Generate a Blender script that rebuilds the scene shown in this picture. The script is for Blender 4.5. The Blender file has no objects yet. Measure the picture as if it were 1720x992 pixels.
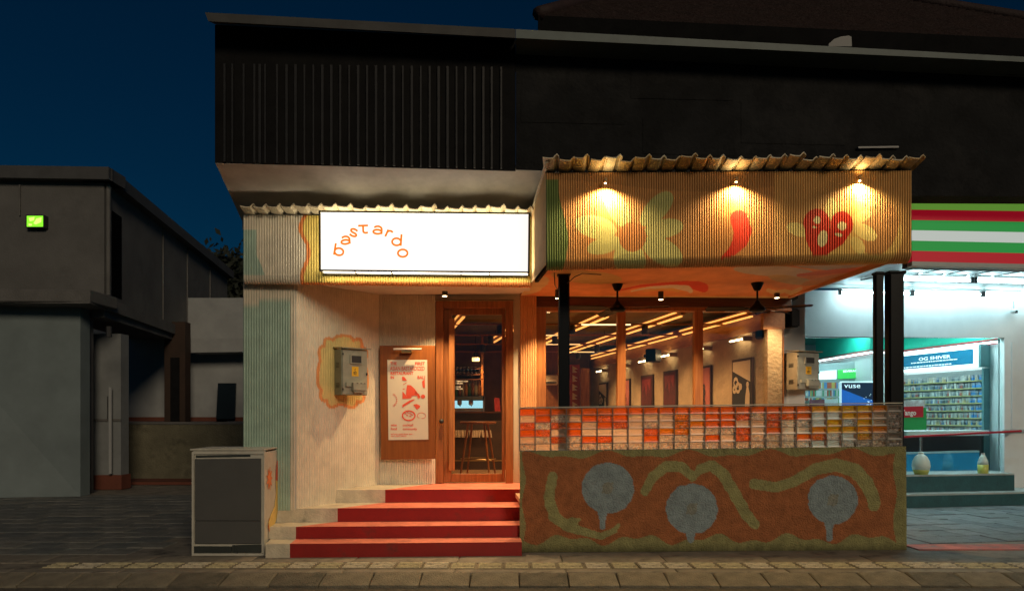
import bpy, bmesh, math, random
import numpy as np
from mathutils import Vector, Matrix
random.seed(7)
rng = np.random.default_rng(5)
sc = bpy.context.scene
C = sc.collection
H, F, U0, V0 = 1.5, 1180.0, 860.0, 700.0      # eye height, focal length in photo pixels, horizon
# ------------------------------------------------------------------ camera, sky, sun, exposure
cam = bpy.data.cameras.new('camera'); cam_o = bpy.data.objects.new('camera', cam); C.objects.link(cam_o)
cam_o.location = (0, 0, H); cam_o.rotation_euler = (math.radians(90), 0, 0)
cam.sensor_width = 36; cam.lens = 36*F/1720; cam.shift_y = (V0-496)/1720; cam.clip_end = 2000
sc.camera = cam_o
SUN_ELEV, SUN_ROT = math.radians(21.0), math.radians(156)
w = bpy.data.worlds.new('World'); sc.world = w; w.use_nodes = True
nt = w.node_tree; nt.nodes.clear()
sky = nt.nodes.new('ShaderNodeTexSky'); sky.sky_type = 'NISHITA'; sky.sun_disc = False
sky.sun_elevation = SUN_ELEV; sky.sun_rotation = SUN_ROT; sky.ozone_density = 6; sky.dust_density = 0.2; sky.air_density = 1.0
tint = nt.nodes.new('ShaderNodeMix'); tint.data_type = 'RGBA'; tint.blend_type = 'MULTIPLY'; tint.inputs[0].default_value = 1
tint.inputs[7].default_value = (0.05, 0.70, 0.92, 1)
bg = nt.nodes.new('ShaderNodeBackground'); bg.inputs[1].default_value = 0.0060
wo = nt.nodes.new('ShaderNodeOutputWorld')
nt.links.new(sky.outputs[0], tint.inputs[6]); nt.links.new(tint.outputs[2], bg.inputs[0]); nt.links.new(bg.outputs[0], wo.inputs[0])
sl = bpy.data.lights.new('sun', 'SUN'); sl.energy = 0.66; sl.angle = math.radians(14); sl.color = (1.0, 0.80, 0.56)  # sun lamp standing in for the warm street light
so = bpy.data.objects.new('sun', sl); C.objects.link(so)
so.rotation_euler = (math.radians(69), 0, math.radians(24))
sc.view_settings.view_transform = 'Standard'; sc.view_settings.look = 'None'
sc.view_settings.exposure = 0.5; sc.view_settings.gamma = 1.0
sc.render.engine = 'CYCLES'
sc.cycles.use_denoising = True; sc.cycles.max_bounces = 8; sc.cycles.transparent_max_bounces = 16
sc.cycles.sample_clamp_indirect = 4.0; sc.cycles.caustics_reflective = False; sc.cycles.caustics_refractive = False

# ------------------------------------------------------------------ helpers
def P(u, v, Y): return Vector(((u-U0)/F*Y, Y, H+(V0-v)/F*Y))
def G(u, v, z=0.0): return P(u, v, (H-z)*F/(v-V0))
class Pl:                                   # a vertical plane Y = y0 + s*X
    def __init__(s, y0, k): s.y0 = y0; s.k = k
    def Y(s, u, off=0.0): return (s.y0+off)/(1-s.k*(u-U0)/F)
    def __call__(s, u, v, off=0.0): return P(u, v, s.Y(u, off))
def proj(co):
    return U0+F*co[:, 0]/co[:, 1], V0-F*(co[:, 2]-H)/co[:, 1]

MATS = {}
def pmat(name, col, rough=.6, var=.15, scale=6., bump=0., bscale=80., metal=0., attr=False, coat=0., stain=None, trans=0., spec=.5):
    if name in MATS: return MATS[name]
    m = bpy.data.materials.new(name); m.use_nodes = True; MATS[name] = m
    n = m.node_tree.nodes; l = m.node_tree.links; b = n['Principled BSDF']
    b.inputs['Roughness'].default_value = rough; b.inputs['Metallic'].default_value = metal
    b.inputs['Coat Weight'].default_value = coat; b.inputs['Transmission Weight'].default_value = trans
    b.inputs['Specular IOR Level'].default_value = spec
    tc = n.new('ShaderNodeTexCoord')
    no = n.new('ShaderNodeTexNoise'); no.inputs['Scale'].default_value = scale; no.inputs['Detail'].default_value = 7; no.inputs['Roughness'].default_value = .62
    l.new(tc.outputs['Object'], no.inputs['Vector'])
    mr = n.new('ShaderNodeMapRange'); mr.inputs[1].default_value = .3; mr.inputs[2].default_value = .7
    mr.inputs[3].default_value = 1-var; mr.inputs[4].default_value = 1+var
    l.new(no.outputs['Fac'], mr.inputs[0])
    mx = n.new('ShaderNodeMix'); mx.data_type = 'RGBA'; mx.blend_type = 'MULTIPLY'; mx.inputs[0].default_value = 1
    if attr:
        a = n.new('ShaderNodeAttribute'); a.attribute_name = 'paint'; l.new(a.outputs['Color'], mx.inputs[6])
    else: mx.inputs[6].default_value = (*col, 1)
    l.new(mr.outputs[0], mx.inputs[7])
    last = mx.outputs[2]
    if stain:                                # (colour, scale, threshold): blotchy dirt with its own shape
        sn = n.new('ShaderNodeTexNoise'); sn.inputs['Scale'].default_value = stain[1]; sn.inputs['Detail'].default_value = 9; sn.inputs['Roughness'].default_value = .7
        l.new(tc.outputs['Object'], sn.inputs['Vector'])
        sr = n.new('ShaderNodeMapRange'); sr.inputs[1].default_value = stain[2]; sr.inputs[2].default_value = stain[2]+.16
        l.new(sn.outputs['Fac'], sr.inputs[0])
        sm = n.new('ShaderNodeMix'); sm.data_type = 'RGBA'; sm.inputs[7].default_value = (*stain[0], 1)
        l.new(sr.outputs[0], sm.inputs[0]); l.new(last, sm.inputs[6]); last = sm.outputs[2]
    l.new(last, b.inputs['Base Color'])
    if bump:
        bn = n.new('ShaderNodeTexNoise'); bn.inputs['Scale'].default_value = bscale; bn.inputs['Detail'].default_value = 4
        l.new(tc.outputs['Object'], bn.inputs['Vector'])
        bp = n.new('ShaderNodeBump'); bp.inputs['Strength'].default_value = min(1, bump*8); bp.inputs['Distance'].default_value = bump*.05
        l.new(bn.outputs['Fac'], bp.inputs['Height']); l.new(bp.outputs[0], b.inputs['Normal'])
    return m
def wood(name, col, dark, scale=3., rough=.4, axis=2):
    if name in MATS: return MATS[name]
    m = pmat(name, col, rough, .1, 4); n = m.node_tree.nodes; l = m.node_tree.links; b = n['Principled BSDF']
    tc = n.new('ShaderNodeTexCoord'); mp = n.new('ShaderNodeMapping')
    s = [scale*9]*3; s[axis] = scale*.5; mp.inputs['Scale'].default_value = s
    no = n.new('ShaderNodeTexNoise'); no.inputs['Scale'].default_value = 1.5; no.inputs['Detail'].default_value = 6; no.inputs['Distortion'].default_value = .6
    l.new(tc.outputs['Object'], mp.inputs[0]); l.new(mp.outputs[0], no.inputs['Vector'])
    cr = n.new('ShaderNodeValToRGB'); cr.color_ramp.elements[0].position = .35; cr.color_ramp.elements[1].position = .65
    cr.color_ramp.elements[0].color = (*dark, 1); cr.color_ramp.elements[1].color = (*col, 1)
    l.new(no.outputs['Fac'], cr.inputs[0]); l.new(cr.outputs[0], b.inputs['Base Color'])
    return m
def emat(name, col, st):
    if name in MATS: return MATS[name]
    m = bpy.data.materials.new(name); m.use_nodes = True; MATS[name] = m
    b = m.node_tree.nodes['Principled BSDF']; b.inputs['Base Color'].default_value = (*[min(.8, c) for c in col], 1)
    b.inputs['Emission Color'].default_value = (*col, 1); b.inputs['Emission Strength'].default_value = st
    return m
def glass_pane(name, tintc=(.93, .95, .95), gl=.07, rough=.02):
    if name in MATS: return MATS[name]
    m = bpy.data.materials.new(name); m.use_nodes = True; MATS[name] = m
    n = m.node_tree.nodes; l = m.node_tree.links; n.clear()
    t = n.new('ShaderNodeBsdfTransparent'); t.inputs[0].default_value = (*tintc, 1)
    g = n.new('ShaderNodeBsdfGlossy'); g.inputs['Roughness'].default_value = rough
    x = n.new('ShaderNodeMixShader'); x.inputs[0].default_value = gl; o = n.new('ShaderNodeOutputMaterial')
    l.new(t.outputs[0], x.inputs[1]); l.new(g.outputs[0], x.inputs[2]); l.new(x.outputs[0], o.inputs[0])
    return m
def brick_glass(name, col, milky=.3, wavy=False, gl=.05):
    m = bpy.data.materials.new(name); m.use_nodes = True; MATS[name] = m
    n = m.node_tree.nodes; l = m.node_tree.links; n.clear()
    tr = n.new('ShaderNodeBsdfTransparent'); tr.inputs[0].default_value = (*col, 1)
    tl = n.new('ShaderNodeBsdfTranslucent'); tl.inputs[0].default_value = (*col, 1)
    df = n.new('ShaderNodeBsdfDiffuse'); df.inputs[0].default_value = (*[c*.7 for c in col], 1)
    gs = n.new('ShaderNodeBsdfGlossy'); gs.inputs['Roughness'].default_value = .3
    a1 = n.new('ShaderNodeMixShader'); a1.inputs[0].default_value = .35
    a2 = n.new('ShaderNodeMixShader'); a2.inputs[0].default_value = milky
    a3 = n.new('ShaderNodeMixShader'); a3.inputs[0].default_value = gl; o = n.new('ShaderNodeOutputMaterial')
    l.new(tl.outputs[0], a1.inputs[1]); l.new(df.outputs[0], a1.inputs[2])
    l.new(tr.outputs[0], a2.inputs[1]); l.new(a1.outputs[0], a2.inputs[2])
    l.new(a2.outputs[0], a3.inputs[1]); l.new(gs.outputs[0], a3.inputs[2]); l.new(a3.outputs[0], o.inputs[0])
    if wavy:                                 # hammered pattern: the dimples scatter the light unevenly
        tc = n.new('ShaderNodeTexCoord'); no = n.new('ShaderNodeTexNoise'); no.inputs['Scale'].default_value = 28; no.inputs['Detail'].default_value = 2; no.inputs['Distortion'].default_value = 1.2
        ob = n.new('ShaderNodeObjectInfo'); ad = n.new('ShaderNodeVectorMath'); ad.operation = 'ADD'
        l.new(tc.outputs['Object'], ad.inputs[0]); l.new(ob.outputs['Location'], ad.inputs[1]); l.new(ad.outputs[0], no.inputs['Vector'])
        bp = n.new('ShaderNodeBump'); bp.inputs['Strength'].default_value = 1; bp.inputs['Distance'].default_value = .03
        l.new(no.outputs['Fac'], bp.inputs['Height'])
        for s in (gs, df, tl): l.new(bp.outputs[0], s.inputs['Normal'])
        mr = n.new('ShaderNodeMapRange'); mr.inputs[1].default_value = .42; mr.inputs[2].default_value = .6; mr.inputs[3].default_value = .15; mr.inputs[4].default_value = .75
        l.new(no.outputs['Fac'], mr.inputs[0]); l.new(mr.outputs[0], a2.inputs[0]); a3.inputs[0].default_value = .12
    return m

def tag(o, label=None, cat=None, group=None, kind=None):
    if label: o['label'] = label
    if cat: o['category'] = cat
    if group: o['group'] = group
    if kind: o['kind'] = kind
    return o
def thing(name, base, label, cat, group=None, kind=None):
    o = bpy.data.objects.new(name, None); C.objects.link(o); o.location = base
    o.empty_display_size = .1
    return tag(o, label, cat, group, kind)
def wloc(o):
    p = Vector((0, 0, 0))
    while o is not None: p += o.location; o = o.parent
    return p
class MB:
    def __init__(s): s.v = []; s.f = []; s.m = []
    def add(s, vs, fs, mi=0):
        k = len(s.v); s.v += [Vector(x) for x in vs]
        for f in fs: s.f.append([i+k for i in f]); s.m.append(mi)
        return s
    def quad(s, a, b, c, d, mi=0): return s.add([a, b, c, d], [(0, 1, 2, 3)], mi)
    def slab(s, poly, vec, mi=0):
        n = len(poly); vec = Vector(vec); vs = [Vector(p) for p in poly]+[Vector(p)+vec for p in poly]
        fs = [tuple(range(n)), tuple(range(2*n-1, n-1, -1))]+[(i, (i+1) % n, n+(i+1) % n, n+i) for i in range(n)]
        return s.add(vs, fs, mi)
    def box(s, c, sz, rot=None, mi=0):
        c = Vector(c); vs = []
        for z in (-.5, .5):
            for x, y in ((-.5, -.5), (.5, -.5), (.5, .5), (-.5, .5)):
                q = Vector((x*sz[0], y*sz[1], z*sz[2])); vs.append(c+(rot @ q if rot else q))
        return s.add(vs, [(0, 3, 2, 1), (4, 5, 6, 7), (0, 1, 5, 4), (1, 2, 6, 5), (2, 3, 7, 6), (3, 0, 4, 7)], mi)
    def tube(s, pts, r, n=8, mi=0):
        pts = [Vector(p) for p in pts]; rs = r if isinstance(r, (list, tuple)) else [r]*len(pts); k = len(s.v)
        for i, p in enumerate(pts):
            t = (pts[min(i+1, len(pts)-1)]-pts[max(i-1, 0)]).normalized()
            a = t.orthogonal().normalized() if i == 0 else (a-t*a.dot(t)).normalized()
            b = t.cross(a)
            for j in range(n):
                q = 2*math.pi*j/n; s.v.append(p+(a*math.cos(q)+b*math.sin(q))*rs[i])
        for i in range(len(pts)-1):
            for j in range(n):
                s.f.append([k+i*n+j, k+i*n+(j+1) % n, k+(i+1)*n+(j+1) % n, k+(i+1)*n+j]); s.m.append(mi)
        s.f.append([k+j for j in range(n)][::-1]); s.m.append(mi)
        s.f.append([k+(len(pts)-1)*n+j for j in range(n)]); s.m.append(mi)
        return s
    def lathe(s, c, prof, n=20, mi=0, mis=None):
        c = Vector(c); k = len(s.v)
        for r, z in prof:
            for j in range(n):
                q = 2*math.pi*j/n; s.v.append(c+Vector((r*math.cos(q), r*math.sin(q), z)))
        for i in range(len(prof)-1):
            for j in range(n):
                s.f.append([k+i*n+j, k+i*n+(j+1) % n, k+(i+1)*n+(j+1) % n, k+(i+1)*n+j]); s.m.append(mis[i] if mis else mi)
        s.f.append([k+j for j in range(n)][::-1]); s.m.append(mis[0] if mis else mi)
        s.f.append([k+(len(prof)-1)*n+j for j in range(n)]); s.m.append(mis[-1] if mis else mi)
        return s
    def mesh(s, name, mats, origin=Vector((0, 0, 0)), smooth=False, recalc=True, bevel=0):
        me = bpy.data.meshes.new(name); me.from_pydata([tuple(p-origin) for p in s.v], [], s.f)
        if not isinstance(mats, (list, tuple)): mats = [mats]
        for m in mats: me.materials.append(m)
        me.polygons.foreach_set('material_index', s.m)
        if recalc or bevel:
            bm = bmesh.new(); bm.from_mesh(me)
            if recalc: bmesh.ops.recalc_face_normals(bm, faces=bm.faces)
            if bevel: bmesh.ops.bevel(bm, geom=[e for e in bm.edges if e.is_manifold and e.calc_face_angle(0) > .5], offset=bevel, segments=1, affect='EDGES', profile=.5, clamp_overlap=True)
            bm.to_mesh(me); bm.free()
        if smooth: me.polygons.foreach_set('use_smooth', [True]*len(me.polygons))
        me.update(); return me
    def build(s, name, mats, parent=None, smooth=False, recalc=True, bevel=0):
        org = wloc(parent) if parent else Vector((0, 0, 0))
        o = bpy.data.objects.new(name, s.mesh(name, mats, org, smooth, recalc, bevel)); C.objects.link(o); o.parent = parent
        return o
def solo(mb, name, mats, label, cat, base=None, group=None, kind=None, **k):      # a thing that is one mesh, origin at its base
    b = Vector(base) if base is not None else Vector((0, 0, 0))
    o = bpy.data.objects.new(name, mb.mesh(name, mats, b, **k)); C.objects.link(o); o.location = b
    return tag(o, label, cat, group, kind)
def piece(name, me, parent, loc, rot=None, mat=None):
    o = bpy.data.objects.new(name, me); C.objects.link(o); o.parent = parent
    m = (rot.to_4x4() if rot else Matrix.Identity(4)); m.translation = Vector(loc)-(wloc(parent) if parent else Vector((0, 0, 0)))
    o.matrix_basis = m
    if mat: o.material_slots[0].link = 'OBJECT'; o.material_slots[0].material = mat
    return o
def inter(pts, t):
    return pts[0].lerp(pts[1], t)
# --- paint helpers on pixel arrays (pigment that lies on the surface)
def m_ell(U, V, cu, cv, a, b, ang=0):
    c, s = math.cos(math.radians(ang)), math.sin(math.radians(ang)); x = (U-cu)*c+(V-cv)*s; y = -(U-cu)*s+(V-cv)*c
    return (x/a)**2+(y/b)**2 < 1
def m_path(U, V, pts, grow=0):
    m = np.zeros(U.shape, bool)
    for (a, b, r0), (c, d, r1) in zip(pts, pts[1:]):
        dx, dy = c-a, d-b; t = np.clip(((U-a)*dx+(V-b)*dy)/(dx*dx+dy*dy+1e-9), 0, 1)
        m |= np.hypot(U-a-t*dx, V-b-t*dy) < (r0+(r1-r0)*t+grow)
    return m
def m_poly(U, V, pts):
    m = np.zeros(U.shape, bool); n = len(pts); j = n-1
    for i in range(n):
        (xi, yi), (xj, yj) = pts[i], pts[j]
        c = ((yi > V) != (yj > V)) & (U < (xj-xi)*(V-yi)/((yj-yi) or 1e-9)+xi); m ^= c; j = i
    return m
def paint(me, co, fn):
    U, V = proj(co); rgb = fn(U, V); ca = me.color_attributes.new('paint', 'FLOAT_COLOR', 'POINT')
    a = np.ones((len(co), 4), np.float32); a[:, :3] = rgb; ca.data.foreach_set('color', a.ravel())
def panel(name, TL, TR, BR, BL, nx, ny, fn, mat, parent, ribs=0, amp=0.0, lip=0.0, rough=0.0):
    """a surface as a grid; ribs: number of half-round flutes; lip: radius of a rolled lower edge"""
    TL, TR, BR, BL = [np.array(p) for p in (TL, TR, BR, BL)]
    if ribs: nx = ribs*6
    s = np.linspace(0, 1, nx+1); t = np.linspace(0, 1, ny+1)
    n = np.cross(TR-TL, BL-TL); n = n/np.linalg.norm(n)
    if n[1] > 0 and abs(n[1]) > abs(n[2]): n = -n
    if abs(n[2]) >= abs(n[1]) and n[2] > 0: n = -n
    off = amp*np.abs(np.sin(np.pi*s*ribs)) if ribs else np.zeros(nx+1)
    rows = []; flat = []
    for tj in t:
        a = TL+(BL-TL)*tj; b = TR+(BR-TR)*tj; r = a[None]+(b-a)[None]*s[:, None]
        flat.append(r); rows.append(r+n[None]*off[:, None])
    if lip:
        dn = (BL-TL)/np.linalg.norm(BL-TL); base = flat[ny]
        for k in range(1, 7):
            q = math.pi/2*k/6; c = base+dn*lip*math.sin(q)-n*lip*(1-math.cos(q)); flat.append(c)
            nn = n*math.cos(q)+dn*math.sin(q); rows.append(c+nn[None]*off[:, None])
    co = np.concatenate(rows); fl = np.concatenate(flat); R = len(rows); N = nx+1
    if rough: co = co+n[None]*rng.normal(0, rough, (len(co), 1))
    org = np.array(wloc(parent)) if parent else np.zeros(3)
    idx = (np.arange(R-1)[:, None]*N+np.arange(nx)[None]).ravel()
    faces = np.stack([idx, idx+N, idx+N+1, idx+1], 1)
    me = bpy.data.meshes.new(name); me.from_pydata((co-org).tolist(), [], faces.tolist()); me.materials.append(mat)
    paint(me, fl, fn); me.update()
    o = bpy.data.objects.new(name, me); C.objects.link(o); o.parent = parent
    return o
def const(c): return lambda U, V: np.tile(np.array(c, float), (len(U), 1))
def stroke(mb, pts, wd, fn, mi=0, thick=.004, closed=False):
    """flat ribbon along 2-d points; fn(x, y, off) -> world point"""
    pts = [Vector((p[0], p[1])) for p in pts]; n = len(pts); L = []; Rr = []
    for i in range(n):
        a = pts[(i-1) % n] if closed else pts[max(i-1, 0)]; b = pts[(i+1) % n] if closed else pts[min(i+1, n-1)]
        t = (b-a).normalized(); nn = Vector((-t.y, t.x))*wd/2; L.append(pts[i]+nn); Rr.append(pts[i]-nn)
    k = len(mb.v)
    for off in (0, -thick):
        for i in range(n): mb.v += [fn(L[i].x, L[i].y, off), fn(Rr[i].x, Rr[i].y, off)]
    q = n if closed else n-1; o2 = 2*n
    for i in range(q):
        a, b = 2*i, 2*((i+1) % n)
        for f in ([a, a+1, b+1, b], [o2+a, o2+b, o2+b+1, o2+a+1], [a, b, o2+b, o2+a], [a+1, o2+a+1, o2+b+1, b+1]):
            mb.f.append([k+x for x in f]); mb.m.append(mi)
def fill(mb, pts, fn, mi=0, thick=.004):
    n = len(pts); a = [fn(x, y, 0) for x, y in pts]; b = [fn(x, y, -thick) for x, y in pts]
    mb.add(a+b, [tuple(range(n)), tuple(range(2*n-1, n-1, -1))]+[(i, (i+1) % n, n+(i+1) % n, n+i) for i in range(n)], mi)
def ellpts(cu, cv, a, b, n=20, ang=0, a0=0, a1=360):
    r = math.radians(ang); o = []
    for i in range(n+(a1-a0 < 360)):
        q = math.radians(a0+(a1-a0)*i/n); x, y = a*math.cos(q), b*math.sin(q); o.append((cu+x*math.cos(r)-y*math.sin(r), cv+x*math.sin(r)+y*math.cos(r)))
    return o
def text(mb, s, u, v, sx, sy, fn, mi=0, bold=.0, align='LEFT', fit=None, rot=0):
    """lettering: baseline at pixel (u, v), sizes in pixels per em; fit = width in pixels"""
    cu = bpy.data.curves.new('lettering', 'FONT'); cu.body = s; cu.align_x = align; cu.offset = bold; cu.resolution_u = 3
    ob = bpy.data.objects.new('lettering', cu); C.objects.link(ob); bpy.context.view_layer.update()
    me = bpy.data.meshes.new_from_object(ob.evaluated_get(bpy.context.evaluated_depsgraph_get()))
    xs = [p.co.x for p in me.vertices]
    if fit and xs: sx = fit/(max(xs)-min(xs))
    c, q = math.cos(rot), math.sin(rot)
    vs = [fn(u+p.co.x*sx*c-p.co.y*sy*q, v-p.co.y*sy*c-p.co.x*sx*q, 0) for p in me.vertices]
    mb.add(vs, [tuple(f.vertices) for f in me.polygons], mi)
    bpy.data.objects.remove(ob); bpy.data.curves.remove(cu); bpy.data.meshes.remove(me)
def spot(parent, loc, target, energy, ang, col, r=.02, blend=.5):
    l = bpy.data.lights.new('lamp', 'SPOT'); l.energy = energy; l.spot_size = math.radians(ang); l.spot_blend = blend; l.color = col; l.shadow_soft_size = r
    o = bpy.data.objects.new('lamp', l); C.objects.link(o); o.parent = parent
    o.rotation_mode = 'QUATERNION'; o.rotation_quaternion = (Vector(target)-Vector(loc)).to_track_quat('-Z', 'Y')
    o.location = Vector(loc)-wloc(parent); return o
Z = Vector((0, 0, 1))
# ------------------------------------------------------------------ materials
CON = pmat('concrete', (.24, .215, .17), .8, .3, 3, .25, 60, stain=((.07, .06, .045), 2.2, .52))
KERBM = pmat('kerb_concrete', (.22, .195, .14), .85, .3, 5, .4, 70, stain=((.42, .38, .28), 4, .62))
KERBM2 = pmat('kerb_concrete_dark', (.15, .135, .10), .85, .35, 5, .4, 70, stain=((.05, .05, .04), 3, .55))
ROAD = pmat('asphalt', (.12, .108, .085), .85, .35, 6, .5, 120)
JOINT = pmat('joint_sand', (.05, .045, .035), .9, .3, 20)
TACT = pmat('tactile_slab', (.20, .175, .12), .8, .3, 8, .2, 90)
BARY = pmat('tactile_bar_yellow', (.62, .55, .33), .75, .35, 30, .2, 90, stain=((.22, .19, .12), 14, .5))
BARW = pmat('tactile_bar_pale', (.70, .63, .46), .75, .35, 30, .2, 90, stain=((.2, .17, .12), 14, .5))
STONE = [pmat('paver_%d' % i, c, .6, .3, 7, .3, 60, stain=((.06, .06, .06), 3, .58)) for i, c in enumerate([(.17, .17, .165), (.2, .2, .2), (.14, .145, .15)])]
YARD = [pmat('yard_paver_%d' % i, c, .75, .35, 5, .35, 50) for i, c in enumerate([(.17, .175, .16), (.20, .20, .175), (.145, .155, .145)])]
REDSTREAK = pmat('red_light_streak_paint', (.55, .14, .10), .7, .4, 6, .2, 60, stain=((.2, .19, .17), 5, .5))  # red light streaks on the paving, painted in as pigment
RED = pmat('red_riser_shaded_paint', (.30, .008, .006), .5, .14, 5, .06, 40, stain=((.16, .022, .016), 5, .55))  # riser red darkened for the weak light on the fronts
TREAD = pmat('red_tread_lit_paint', (.80, .23, .145), .6, .25, 4, .1, 40, stain=((.50, .15, .10), 5, .52))  # faded tread red, also lightened for light from above
STEPW = pmat('white_step_paint', (.62, .55, .41), .7, .2, 6, .15, 50, stain=((.32, .29, .2), 5, .58))
PAINT = pmat('mural_paint', (1, 1, 1), .65, .12, 6, .05, 60, attr=True)
STUCCO = pmat('mural_stucco', (1, 1, 1), .85, .24, 10, .6, 62, attr=True)
SOFFIT = pmat('mural_soffit', (1, 1, 1), .7, .14, 4, .06, 40, attr=True)
CREAMM = pmat('cream_plaster', (.66, .57, .41), .7, .08, 4, .06, 40)
WHITE = pmat('white_plaster', (.68, .67, .63), .7, .08, 4, .06, 40)
BLACK = pmat('black_metal', (.005, .007, .009), .4, .2, 6, spec=.12)
DARKW = pmat('dark_cladding', (.0075, .0075, .0078), .8, .35, 4, .1, 30, spec=.12)
DARKC = pmat('dark_concrete', (.0145, .015, .0155), .85, .4, 2.2, .3, 25, spec=.12, stain=((.026, .026, .026), 1.2, .5))
EAVEM = pmat('eave_metal', (.05, .05, .047), .7, .25, 5, stain=((.10, .10, .095), 5, .62))
PAR = pmat('parapet_flashing', (.085, .115, .11), .55, .2, 4, stain=((.045, .055, .05), 3, .6))
SOFG = pmat('soffit_grey', (.5, .47, .42), .8, .2, 3)
TILE = pmat('roof_tile_pale', (.62, .54, .38), .65, .25, 10, .2, 60, stain=((.2, .16, .1), 8, .58))
TILE2 = pmat('roof_tile_tan', (.56, .42, .23), .65, .3, 10, .2, 60, stain=((.16, .12, .07), 8, .56))
OAK = wood('door_oak', (.36, .13, .035), (.22, .07, .016))
OAKL = wood('frame_wood', (.42, .17, .05), (.28, .095, .025))
OAKD = wood('beam_wood', (.11, .038, .014), (.07, .022, .008), axis=0)
BOARD = wood('board_plywood', (.27, .085, .014), (.21, .063, .010), 2)
GLASS = glass_pane('window_glass')
GLASSD = glass_pane('door_glass', (.80, .80, .80), .06)
GLASSS = glass_pane('shop_glass', (.9, .97, .97), .06)
POSTER = pmat('poster_paper', (.66, .60, .48), .6, .03, 3)
PRED = pmat('poster_red_ink', (.72, .085, .04), .6, .05, 9)
SIGNE = emat('sign_face_lit', (1, .93, .84), .775)
SIGNB = emat('sign_under_lit', (1, .86, .62), 7)
BRONZE = pmat('sign_frame', (.06, .055, .045), .4, .1, 8, metal=.6)
ORNG = emat('sign_letter_lit', (.93, .20, .012), .60)
METERG = pmat('meter_grey_green', (.30, .29, .22), .5, .15, 8, stain=((.16, .15, .11), 9, .6))
METERD = pmat('meter_side', (.21, .22, .165), .5, .15, 8)
YEL = pmat('yellow_sticker', (.75, .42, .02), .5, .05, 8)
DGREY = pmat('dark_grey', (.03, .03, .03), .5, .1, 8)
BRASS = pmat('brass', (.45, .33, .15), .35, .1, 8, metal=.9)
LEDE = emat('strip_lit', (1, .40, .085), 1.45)
WARME = emat('lamp_lit', (1, .72, .35), 14)
PICE = emat('picture_lamp_lit', (1, .72, .36), 20)
COOLE = emat('tube_lit', (.62, .93, 1), 21)
TEALE = emat('bar_glow_lit', (.45, .9, 1.0), 1.0)
# ================================================================== GROUND
gmb = MB().quad((-300, -60, -.14), (300, -60, -.14), (300, 500, -.14), (-300, 500, -.14))
tag(gmb.build('ground', pmat('earth', (.06, .055, .045), .9, .3, 1), recalc=False), kind='structure')
tag(MB().slab([(-30, -30, -.08), (30, -30, -.08), (30, 6.52, -.08), (-30, 6.52, -.08)], (0, 0, -.03)).build('road', ROAD), kind='structure')
pave = tag(MB().slab([(-16, 6.78, -.012), (16, 6.78, -.012), (16, 30, -.012), (-16, 30, -.012)], (0, 0, -.1)).build('pavement', CON), kind='structure')
kerb = tag(MB().slab([(-12, 6.46, -.12), (-12, 6.8, -.12), (-12, 6.8, -.02), (-12, 6.52, -.10)], (24, 0, 0)).build('kerb', JOINT), kind='structure')
def kerb_mesh(j):
    r = random.Random(j); L = .452
    def q(x, y, z): return (x+r.uniform(-.004, .004), y+r.uniform(-.005, .005), z+r.uniform(-.004, .004))
    a = [q(-L/2, 6.79, .0), q(L/2, 6.79, .0), q(L/2, 6.505, -.058), q(-L/2, 6.505, -.058)]
    mb = MB(); i = [(x*.93, 6.648+(y-6.648)*.8, z+.007) for x, y, z in a]
    mb.add(a+i+[(x, y, -.13) for x, y, z in a], [(4, 5, 6, 7)]+[(k, (k+1) % 4, 4+(k+1) % 4, 4+k) for k in range(4)]+[(8+k, 8+(k+1) % 4, (k+1) % 4, k) for k in range(4)])
    return mb.mesh('kerb_stone', KERBM)
kms = [kerb_mesh(j) for j in range(5)]
x = -5.75; k = 0
while x < 6.2:
    piece('kerb_stone', kms[k % 5], kerb, (x, 0, random.uniform(-.004, .003)), Matrix.Rotation(random.uniform(-.006, .006), 3, 'Z') if 0 else None, KERBM if random.random() < .6 else KERBM2); x += .4655; k += 1
def stone_mesh(name, lx, ly, h, mat, inset=.008):
    mb = MB(); a = [(-lx/2, -ly/2), (lx/2, -ly/2), (lx/2, ly/2), (-lx/2, ly/2)]
    mb.add([(x, y, -h) for x, y in a]+[(x, y, -inset*.7) for x, y in a]+[(x*(1-2*inset/lx), y*(1-2*inset/ly), 0) for x, y in a],
           [(8, 9, 10, 11)]+[(4+k, 4+(k+1) % 4, 8+(k+1) % 4, 8+k) for k in range(4)]+[(k, (k+1) % 4, 4+(k+1) % 4, 4+k) for k in range(4)])
    return mb.mesh(name, mat)
slab_b = stone_mesh('paving_slab', 1.072, .40, .05, CON, .006); slab_f = stone_mesh('paving_slab', 1.072, .145, .05, CON, .006)
for i in range(-6, 7):
    if i < 5: piece('paving_slab', slab_b, pave, (i*1.085-.02, 7.462, .001+random.uniform(-.003, .002)))
    piece('paving_slab', slab_f, pave, (i*1.085-.02, 6.868, .001+random.uniform(-.003, .002)))
def tact_mesh(mat):
    mb = MB(); mb.box((0, 0, -.02), (.262, .284, .04))
    for j in range(4): mb.box((0, -.102+j*.068, .003), (.226, .023, .010), mi=1)
    return mb.mesh('tactile_tile', [TACT, mat])
tm = [tact_mesh(BARY), tact_mesh(BARW)]
for i in range(-17, 22):
    piece('tactile_tile', tm[0 if random.random() < .45 else 1], pave, (i*.2715+.05, 7.112, .0+random.uniform(-.004, .002)), Matrix.Rotation(random.uniform(-.012, .012), 3, 'Z'))
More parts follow.
